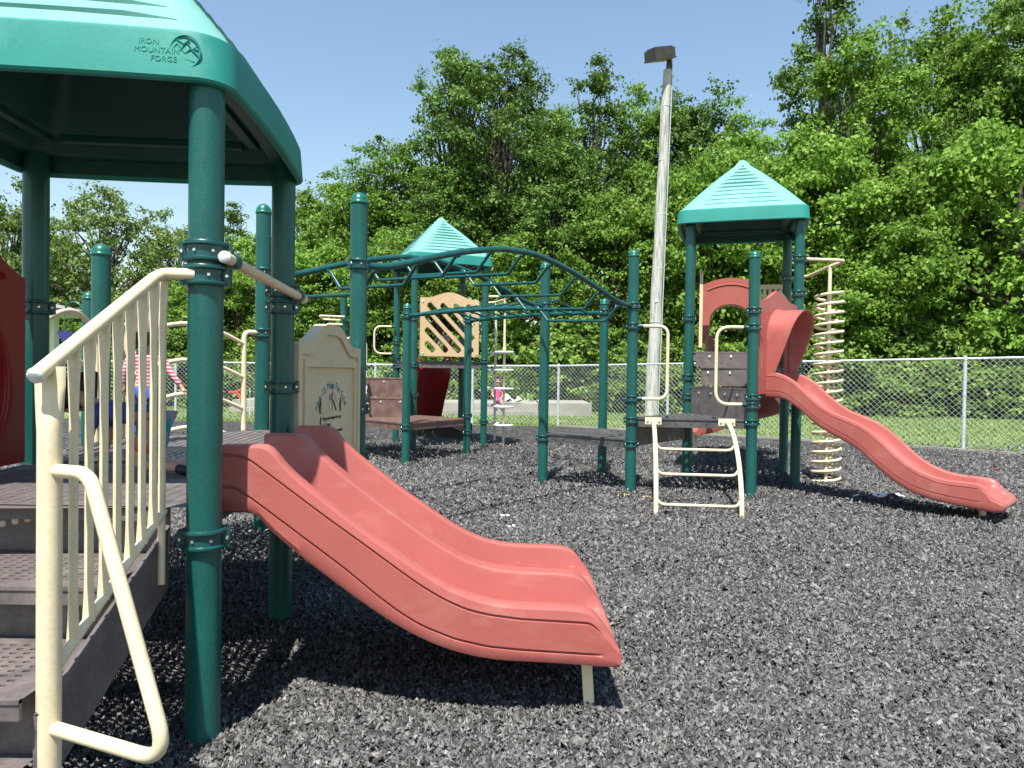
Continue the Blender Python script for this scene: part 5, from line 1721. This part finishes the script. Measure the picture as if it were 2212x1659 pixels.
def arch_panel():
    """red tunnel arch at the back of the tower with the curved slide leaving it"""
    t = thing('curved_slide', 'red curved slide leaving through an arched hood at the back of the right-hand tower', 'slide', (3.5, 11.4, 0))
    u = Vector((C3[0] - C4[0], C3[1] - C4[1], 0)).normalized(); v = Vector((0, 0, 1)); w = u.cross(v)
    o = Vector((3.67, 12.15, 1.95))
    hw = 0.455
    def outline(hw, z0, sh, rise, N=14):
        return [(-hw, z0), (hw, z0), (hw, sh)] + [(hw * (1 - 2 * i / N), sh + rise * (1 - (1 - 2 * i / N) ** 2)) for i in range(1, N)] + [(-hw, sh)]
    out = outline(hw, 0.10, 1.09, 0.11)
    poly = [(-hw, 0.10), (-0.335, 0.10), (-0.335, 0.42)] + [(-0.335 * cos(pi * i / 14), 0.42 + 0.34 * sin(pi * i / 14) ** 0.75) for i in range(1, 14)] + [(0.335, 0.42), (0.335, 0.10), (hw, 0.10)] + out[2:]
    b = MB(); b.prism([poly], o, u, v, 0.05); b.build('arch_panel', 'red', t, 30)
    q = MB()
    R_ = []
    for d in (0.0, 0.12, 0.3, 0.45):
        R_.append([o + u * x + v * z - w * (d) for x, z in poly[2:17]])
    n = len(R_[0])
    q.add([p for r in R_ for p in r], [(i * n + j, i * n + j + 1, (i + 1) * n + j + 1, (i + 1) * n + j) for i in range(len(R_) - 1) for j in range(n - 1)])
    q.build('hood', 'red', t, 50)
    # raised trim over the arch
    q = MB(); q.tube([o + u * (0.37 * (1 - 2 * i / 16)) + v * (1.0 + 0.09 * (1 - (1 - 2 * i / 16) ** 2)) + w * .027 for i in range(17)], 0.012, 6); q.build('trim', 'red', t, 60)
    chute(t, [(3.50, 11.28, 1.84), (3.64, 12.0, 1.76), (3.95, 12.6, 1.48), (4.4, 13.05, 1.14), (4.68, 13.55, 0.88), (4.5, 14.05, 0.66), (3.95, 14.15, 0.50), (3.4, 13.9, 0.42)], 0.80, 0.30, 'red')
    q = MB(); q.tube([(3.6, 14.0, -.02), (3.6, 14.0, 0.42)], 0.04, 10); q.build('support_leg', 'beige', t, 60)
arch_panel()

def side_panels():
    t = thing('barrier_panel', 'beige solid barrier panel edge-on beside the left post of the right-hand tower', 'panel', (2.64, 10.8, 1.86))
    P, Q = Vector((*C1, 0)), Vector((*C4, 0)); u = (Q - P).normalized()
    o = (P + Q) / 2 + Vector((0.17, 0.02, 1.90))
    prof = [(-.56, 0), (.56, 0), (.56, 1.06)] + [(.56 - 1.12 * i / 12, 1.06 + .1 * sin(pi * i / 12)) for i in range(1, 12)] + [(-.56, 1.06)]
    b = MB(); b.prism([prof], o, u, (0, 0, 1), 0.045); b.build('panel', 'sign', t, 30)
    t = thing('barrier_panel', 'beige slatted barrier panel on the back right side of the right-hand tower', 'panel', (3.86, 11.1, 1.86))
    P, Q = Vector((*C4, 0)), Vector((*C3, 0)); u = (Q - P).normalized()
    o = Vector((3.93, 11.12, 0))
    for z in (1.96, 2.88):
        b = MB(); b.box((o.x, o.y, z), (0.46, 0.045, 0.07), atan2(u.y, u.x)); b.build('rail', 'sign', t, 20)
    for i in range(6):
        c = o + u * (-0.195 + i * 0.078)
        b = MB(); b.box((c.x, c.y, 2.42), (0.046, 0.03, 0.86), atan2(u.y, u.x)); b.build('slat', 'sign', t, 20)
    # tan handle beside the panel
side_panels()

def coil_climber():
    x, y, r = 4.43, 10.07, 0.182
    t = thing('coil_climber', 'beige corkscrew coil climber around a pole right of the tower', 'climber', (x, y, 0))
    b = MB(); b.tube([(x, y, -0.02), (x, y, 3.06)], 0.026, 10); b.build('pole', 'beige', t, 60)
    b = MB()
    turns = 19.5; N = int(turns * 22)
    b.tube([(x + r * cos(2 * pi * turns * i / N + 2.4), y + r * sin(2 * pi * turns * i / N + 2.4), 0.02 + 2.66 * i / N) for i in range(N + 1)], 0.0205, 10)
    c = b.build('coil', 'beige', t, 60)
    q = MB()
    for k in range(18):
        z = 0.06 + 2.66 * (k + .2) / turns
        q.tube([(x, y, z), (x + r * cos(0.5), y + r * sin(.5), z)], 0.008, 5)
    q.build('coil_bracket', 'beige', t, 40)
    b = MB(); b.tube(fillet([(3.92, 9.72, 3.09), (4.56, 9.86, 3.10), (x, y, 3.05), (4.40, 10.7, 3.0), (4.25, 11.0, 3.0)], .07, 5), 0.023, 10); b.build('top_bar', 'beige', t, 60)
coil_climber()
# ------------------------------------------------------------------ PEOPLE
def skin_mesh(name, joints, edges, m, sub=2):
    """joints: {key: ((x,y,z), (rx,ry))}; first joint is the root; one continuous skinned surface"""
    keys = list(joints)
    me = bpy.data.meshes.new(name)
    me.from_pydata([joints[k][0] for k in keys], [(keys.index(a), keys.index(b)) for a, b in edges], [])
    ob = bpy.data.objects.new(name, me); COL.objects.link(ob)
    md = ob.modifiers.new('skin', 'SKIN'); md.use_smooth_shade = True
    sb = ob.modifiers.new('sub', 'SUBSURF'); sb.levels = sub; sb.render_levels = sub
    for i, k in enumerate(keys):
        d = me.skin_vertices[0].data[i]
        d.radius = joints[k][1] if isinstance(joints[k][1], tuple) else (joints[k][1],) * 2
        d.use_root = (i == 0)
    dg = bpy.context.evaluated_depsgraph_get()
    out = bpy.data.meshes.new_from_object(ob.evaluated_get(dg))
    bpy.data.objects.remove(ob); bpy.data.meshes.remove(me)
    out.materials.clear(); out.materials.append(M[m])
    out.shade_smooth()
    return out

def child(label, base, yaw, J, hgt, shirt, legs, hair, sleeves='long', trousers='long', group=None, long_hair=False):
    """J: joints of the pose in the child's own frame (facing -y), metres; base: world place of the frame"""
    t = thing('person', label, 'person', base, group)
    R = Matrix.Rotation(yaw, 3, 'Z')
    W = lambda p: tuple(R @ Vector(p) + Vector(base))
    s = hgt
    j = {k: W(v) for k, v in J.items()}
    hd = Vector(j['head']); nk = Vector(j['neck'])
    hr = 0.092 * s
    up = (hd - nk).normalized()
    f = R @ Vector(J.get('face', (0, -1, 0))); f = (f - up * f.dot(up)).normalized()
    sd = up.cross(f)
    joints = {'pel': (j['pel'], (.062 * s, .055 * s)), 'waist': (tuple((Vector(j['pel']) * .55 + Vector(j['chest']) * .45)), (.060 * s, .052 * s)), 'chest': (j['chest'], (.066 * s, .055 * s)),
              'neck': (j['neck'], .030 * s), 'jaw': (tuple(hd - up * hr * .62 + f * hr * .18), hr * .62), 'head': (j['head'], hr * .92), 'crown': (tuple(hd + up * hr * .5), hr * .72),
              'nose': (tuple(hd + f * hr * 1.0 - up * hr * .15), hr * .14)}
    edges = [('pel', 'waist'), ('waist', 'chest'), ('chest', 'neck'), ('neck', 'jaw'), ('jaw', 'head'), ('head', 'crown'), ('head', 'nose')]
    for sx in ('l', 'r'):
        for k, r in (('sh', .030), ('el', .023), ('wr', .017), ('hp', .046), ('kn', .034), ('an', .023), ('to', .021)):
            joints[k + sx] = (j[k + sx], r * s)
        wr, el = Vector(j['wr' + sx]), Vector(j['el' + sx])
        d = (wr - el).normalized(); a = d.cross(Vector((0, 0, 1)) if abs(d.z) < .9 else R @ Vector((0, -1, 0))).normalized()
        joints['pm' + sx] = (tuple(wr + d * .035 * s), (.020 * s, .012 * s))
        edges += [('chest', 'sh' + sx), ('sh' + sx, 'el' + sx), ('el' + sx, 'wr' + sx), ('wr' + sx, 'pm' + sx), ('pel', 'hp' + sx), ('hp' + sx, 'kn' + sx), ('kn' + sx, 'an' + sx), ('an' + sx, 'to' + sx)]
        for q, (o_, l_) in enumerate(((-.017, .032), (-.006, .038), (.006, .036), (.017, .028))):
            joints['f%d%s' % (q, sx)] = (tuple(wr + d * .05 * s + a * o_ * s), .0065 * s); joints['g%d%s' % (q, sx)] = (tuple(wr + d * (.05 + l_) * s + a * o_ * 1.2 * s), .005 * s)
            edges += [('pm' + sx, 'f%d%s' % (q, sx)), ('f%d%s' % (q, sx), 'g%d%s' % (q, sx))]
        joints['th' + sx] = (tuple(wr + d * .035 * s + a * .034 * s), .006 * s); edges.append(('pm' + sx, 'th' + sx))
    me = skin_mesh('body', joints, edges, 'skin', 1)
    def place(n_, me):
        o = bpy.data.objects.new(n_, me); COL.objects.link(o); o.parent = t
        o.location = -Vector(base)
        return o
    place('body', me)
    g = 1.16
    sj = {'w': (tuple(Vector(j['pel']).lerp(Vector(j['chest']), -.22)), (.078 * s, .072 * s)), 'm': (tuple(Vector(j['pel']).lerp(Vector(j['chest']), .55)), (.070 * s, .060 * s)), 'c': (j['chest'], (.077 * s, .064 * s)), 'n': (tuple(Vector(j['chest']).lerp(nk, .7)), .040 * s)}
    se = [('w', 'm'), ('m', 'c'), ('c', 'n')]
    for sx in ('l', 'r'):
        sj['s' + sx] = (j['sh' + sx], .038 * s); se.append(('c', 's' + sx))
        el = Vector(j['el' + sx])
        if sleeves == 'long':
            sj['e' + sx] = (tuple(el), .030 * s); sj['x' + sx] = (tuple(el.lerp(Vector(j['wr' + sx]), .9)), .023 * s); se += [('s' + sx, 'e' + sx), ('e' + sx, 'x' + sx)]
        else:
            sj['e' + sx] = (tuple(Vector(j['sh' + sx]).lerp(el, .6)), .034 * s); se += [('s' + sx, 'e' + sx)]
    place('shirt', skin_mesh('shirt', sj, se, shirt, 2))
    pj = {'p': (j['pel'], (.074 * s, .068 * s))}; pe = []
    for sx in ('l', 'r'):
        pj['h' + sx] = (j['hp' + sx], .055 * s); kn = Vector(j['kn' + sx]); pe.append(('p', 'h' + sx))
        if trousers == 'long':
            pj['k' + sx] = (tuple(kn), .043 * s); pj['a' + sx] = (tuple(kn.lerp(Vector(j['an' + sx]), .92)), .034 * s); pe += [('h' + sx, 'k' + sx), ('k' + sx, 'a' + sx)]
        else:
            pj['k' + sx] = (tuple(Vector(j['hp' + sx]).lerp(kn, .75)), .054 * s); pe.append(('h' + sx, 'k' + sx))
    place('trousers', skin_mesh('trousers', pj, pe, legs, 2))
    hj = {'a': (tuple(hd + up * hr * .30 - f * hr * .25), hr * 1.02), 'b': (tuple(hd + up * hr * .55 - f * hr * .02), hr * .80), 'c': (tuple(hd - up * hr * .35 - f * hr * .5), hr * .72)}
    he = [('a', 'b'), ('a', 'c')]
    if long_hair:
        hj['d'] = (tuple(hd - up * hr * 1.4 - f * hr * .62), hr * .5); he.append(('c', 'd'))
    place('hair', skin_mesh('hair', hj, he, hair, 2))
    # eyes and mouth
    for k, (a_, b_, c_, m_) in enumerate(((.36, .08, .80, 'ink'), (-.36, .08, .80, 'ink'), (0, -.45, .80, 'plum'))):
        q = MB(); p = hd + sd * hr * a_ + up * hr * b_ + f * hr * c_
        q.lathe([(.0005, -.1 * hr), (.11 * hr, 0), (.0005, .1 * hr)], tuple(p), 8)
        o = q.mesh('eye' if k < 2 else 'mouth', m_, 60)
        place('eye' if k < 2 else 'mouth', o)
    for sx, k in ((1, 'shoe'), (-1, 'shoe')):
        sfx = 'l' if sx == 1 else 'r'
        place('shoe', skin_mesh('shoe', {'a': (j['an' + sfx], .030 * s), 'b': (j['to' + sfx], .028 * s)}, [('a', 'b')], 'ink', 1))
    return t

def pose(**k):
    P = dict(pel=(0, 0, .40), chest=(0, -.01, .60), neck=(0, -.015, .70), head=(0, -.03, .81),
             shl=(.085, 0, .655), ell=(.125, .01, .53), wrl=(.135, -.02, .42), shr=(-.085, 0, .655), elr=(-.125, .01, .53), wrr=(-.135, -.02, .42),
             hpl=(.048, 0, .37), knl=(.055, -.015, .21), anl=(.055, 0, .045), tol=(.06, -.07, .022), hpr=(-.048, 0, .37), knr=(-.055, -.015, .21), anr=(-.055, 0, .045), tor=(-.06, -.07, .022))
    P.update(k)
    return P
# toddler standing on the platform in the striped top
child('toddler in pink and white striped top and blue jeans standing behind the balusters', (-2.66, 5.20, ZD), radians(195), pose(wrr=(-.25, .03, .41), elr=(-.165, .02, .53)), 0.92, 'stripe', 'denim', 'hairbrown', long_hair=True)
# child crawling on the near deck
crawl = pose(pel=(0, .12, .30), chest=(0, -.12, .32), neck=(0, -.20, .36), head=(0, -.30, .40), face=(0, -.8, -.6),
             shl=(.085, -.14, .31), ell=(.11, -.15, .18), wrl=(.10, -.16, .05), shr=(-.085, -.14, .31), elr=(-.11, -.17, .18), wrr=(-.10, -.20, .05),
             hpl=(.05, .14, .27), knl=(.06, .06, .05), anl=(.06, .26, .04), tol=(.06, .34, .02), hpr=(-.05, .14, .27), knr=(-.06, .10, .05), anr=(-.06, .30, .04), tor=(-.06, .38, .02))
child('dark-haired child in deep blue crawling on the near deck behind the balusters', (-1.98, 3.72, ZD), radians(-90), crawl, 1.0, 'blueshirt', 'orangeshort', 'hair', trousers='short', sleeves='short')
sit = pose(pel=(0, 0, .07), chest=(0, -.02, .28), neck=(0, -.02, .38), head=(0, -.03, .49), shl=(.085, -.01, .335), ell=(.13, -.03, .21), wrl=(.08, -.13, .14), shr=(-.085, -.01, .335), elr=(-.13, -.03, .21), wrr=(-.08, -.13, .14),
           hpl=(.05, -.02, .06), knl=(.08, -.19, .07), anl=(.085, -.21, -.10), tol=(.09, -.27, -.12), hpr=(-.05, -.02, .06), knr=(-.08, -.19, .07), anr=(-.085, -.21, -.10), tor=(-.09, -.27, -.12))
child('small child in pink top sitting on the concrete platform beyond the fence', (-0.52, 25.66, 0.40), radians(8), {k: tuple(c * 1.5 for c in v) for k, v in sit.items()}, 1.5, 'pink', 'magenta', 'hairbrown', sleeves='short', trousers='short')
child('dark-haired child sitting on the boxed steps half hidden by the round-topped post', (-2.78, 13.02, 1.0), radians(35), sit, 1.15, 'greyshirt', 'ink', 'hair')
bendp = pose(pel=(0, .06, .36), chest=(.03, -.10, .50), neck=(.04, -.17, .56), head=(.05, -.23, .64), shl=(.11, -.10, .54), ell=(.14, -.2, .44), wrl=(.12, -.26, .33), shr=(-.06, -.12, .54), elr=(-.10, -.22, .44), wrr=(-.08, -.27, .34))
child('child in grey lilac top bending down behind the slotted panel', (-1.35, 14.75, 1.70), radians(-60), bendp, 1.05, 'greyshirt', 'plum', 'hair')

# ------------------------------------------------------------------ SMALL THINGS AND THE FAR LEFT
def crumple(name, label, cat, x, y, sx, sy, m, seed, h=0.03, rz=0.0, z=0.012):
    g = np.random.default_rng(seed)
    nx, ny = 7, 4
    vs, fs = [], []
    for i in range(nx):
        for j in range(ny):
            vs.append(((i / (nx - 1) - .5) * sx * (1 + g.normal(0, .05)), (j / (ny - 1) - .5) * sy * (1 + .3 * sin(i * 1.3)), abs(g.normal(0, h))))
    for i in range(nx - 1):
        for j in range(ny - 1):
            a = i * ny + j; fs.append((a, a + ny, a + ny + 1, a + 1))
    k = len(vs)
    vs += [(p[0], p[1], p[2] - .003) for p in vs]
    fs += [tuple(q + k for q in reversed(f)) for f in fs]
    ca, sa = cos(rz), sin(rz)
    b = MB(); b.add([(x + p[0] * ca - p[1] * sa, y + p[0] * sa + p[1] * ca, z + p[2]) for p in vs], fs)
    return tag(b.build(name, m, None, 60), label, cat)
crumple('paper_scrap', 'crumpled white paper lying on the mulch under the wave slide shadow', 'paper', 4.62, 8.80, 0.36, 0.20, 'paper', 1, 0.028, -0.15, 0.045)
crumple('paper_scrap', 'tiny white scrap of paper left of the crumpled sheet', 'paper', 4.24, 8.82, 0.15, 0.07, 'paper', 2, 0.015, 0.3, 0.04)
crumple('dry_leaf', 'yellow dry leaf on the mulch at the foot of the middle platform post', 'leaf', 1.37, 8.62, 0.17, 0.07, 'dryleaf', 3, 0.012, 0.5, 0.04)
crumple('dry_leaf', 'small dry leaf on the mulch left of the loop ladder foot', 'leaf', 1.62, 8.52, 0.10, 0.05, 'dryleaf', 4, 0.010, -0.4, 0.04)
crumple('paper_scrap', 'small pale scrap on the mulch right of the double slide', 'paper', 0.02, 6.78, 0.08, 0.03, 'paper', 5, 0.01, 0.8, 0.04)
crumple('paper_scrap', 'pale scrap on the mulch below the arched ladder', 'paper', -0.05, 7.3, 0.09, 0.04, 'paper', 7, 0.01, 0.1, 0.04)
crumple('litter', 'red and white litter on the mulch behind the end of the wave slide', 'litter', 7.92, 11.7, 0.12, 0.06, 'toyred', 6, 0.02, 0.2, 0.02)

def red_toy():
    t = thing('toy_digger', 'red pipe play digger handle beyond the arched railing', 'play digger', (-8.6, 23, 0))
    b = MB(); b.tube([(-9.07, 23, 0.74), (-8.8, 22.95, 0.76), (-8.45, 22.9, 0.95)], 0.045, 8); b.build('boom', 'toyred', t, 60)
    b = MB(); b.tube([(-8.8, 22.95, 0.75), (-8.66, 22.95, 0.55), (-8.58, 22.95, 0.25), (-8.6, 22.95, -.02)], 0.05, 8); b.build('mast', 'toyred', t, 60)
    b = MB(); b.tube([(-8.42, 23.05, -.02), (-8.42, 23.05, 0.9)], 0.02, 6); b.build('stake', 'galv', t, 60)
red_toy()

def pavilion():
    t = thing('pavilion', 'grey shingled hip roof pavilion on white posts at far left', 'pavilion', (-19.5, 28, 0))
    x0, x1, y0, y1, ze, zr = -27.0, -16.8, 25.0, 28.6, 3.42, 4.7
    b = MB()
    E_ = [(x0, y0, ze + .24), (x1, y0, ze + .24), (x1, y1, ze + .24), (x0, y1, ze + .24), (x0 + 4, (y0 + y1) / 2, zr), (x1 - 4, (y0 + y1) / 2, zr)]
    b.add(E_, [(0, 1, 5, 4), (1, 2, 5), (2, 3, 4, 5), (3, 0, 4)])
    N = 14
    for i in range(N):
        f = i / N; g = (i + 1) / N
        def L(f): return (x0 + 4 * f, x1 - 4 * f, y0 + (y1 - y0) / 2 * f, ze + .24 + (zr - ze - .24) * f)
        a, c, y, z = L(f); a2, c2, y2, z2 = L(g)
        b.add([(a, y, z + .035), (c, y, z + .035), (c2, y2, z2 + .006), (a2, y2, z2 + .006), (a, y, z - .01), (c, y, z - .01)], [(0, 1, 2, 3), (4, 5, 1, 0)])
    b.build('roof', 'shingle', t, 20)
    b = MB(); b.box(((x0 + x1) / 2, (y0 + y1) / 2, ze + .11), (x1 - x0 - .05, y1 - y0 - .05, .22)); b.build('fascia', 'galv', t, 20)
    for x in (x1 - 1.0, x1 - 5, x0 + 1.0):
        for y in (y0 + .8, y1 - .8):
            b = MB(); b.box((x, y, ze / 2), (.30, .30, ze)); b.build('post', 'white', t, 20)
pavilion()

def spinner():
    t = thing('garden_hook', 'green crook-topped rod with a hanging navy pennant and blue ball at far left', 'hook', (-6.4, 10.6, 0))
    x, y = -6.35, 10.6
    b = MB(); b.tube([(x, y, -.02), (x, y, 2.30)] + [(x - .13 + .13 * cos(a), y, 2.32 + .13 * sin(a)) for a in [pi * i / 8 for i in range(9)]] , 0.014, 8); b.build('rod', 'cap', t, 60)
    b = MB(); b.prism([[(-.13, 0), (.13, 0), (0, -.19)]], (x - .26, y, 2.02), (1, 0, 0), (0, 0, 1), .012); b.build('pennant', 'navy', t, 20)
    b = MB(); b.lathe([(.0005, -.06)] + [(.06 * cos(a), .06 * sin(a)) for a in [-pi / 2 + pi * i / 8 for i in range(1, 8)]] + [(.0005, .06)], (x - .27, y, 1.76), 12); b.build('ball', 'bluebright', t, 60)
    b = MB(); b.tube([(x - .26, y, 2.32), (x - .26, y, 1.6)], .006, 5); b.build('cord', 'cap', t, 60)
spinner()

def cloth():
    crumple('white_bundle', 'white cloth bundle lying beside the child in pink on the concrete platform', 'cloth', 0.02, 25.85, 0.75, 0.4, 'cloth', 9, 0.13, 0.2, 0.42)
cloth()
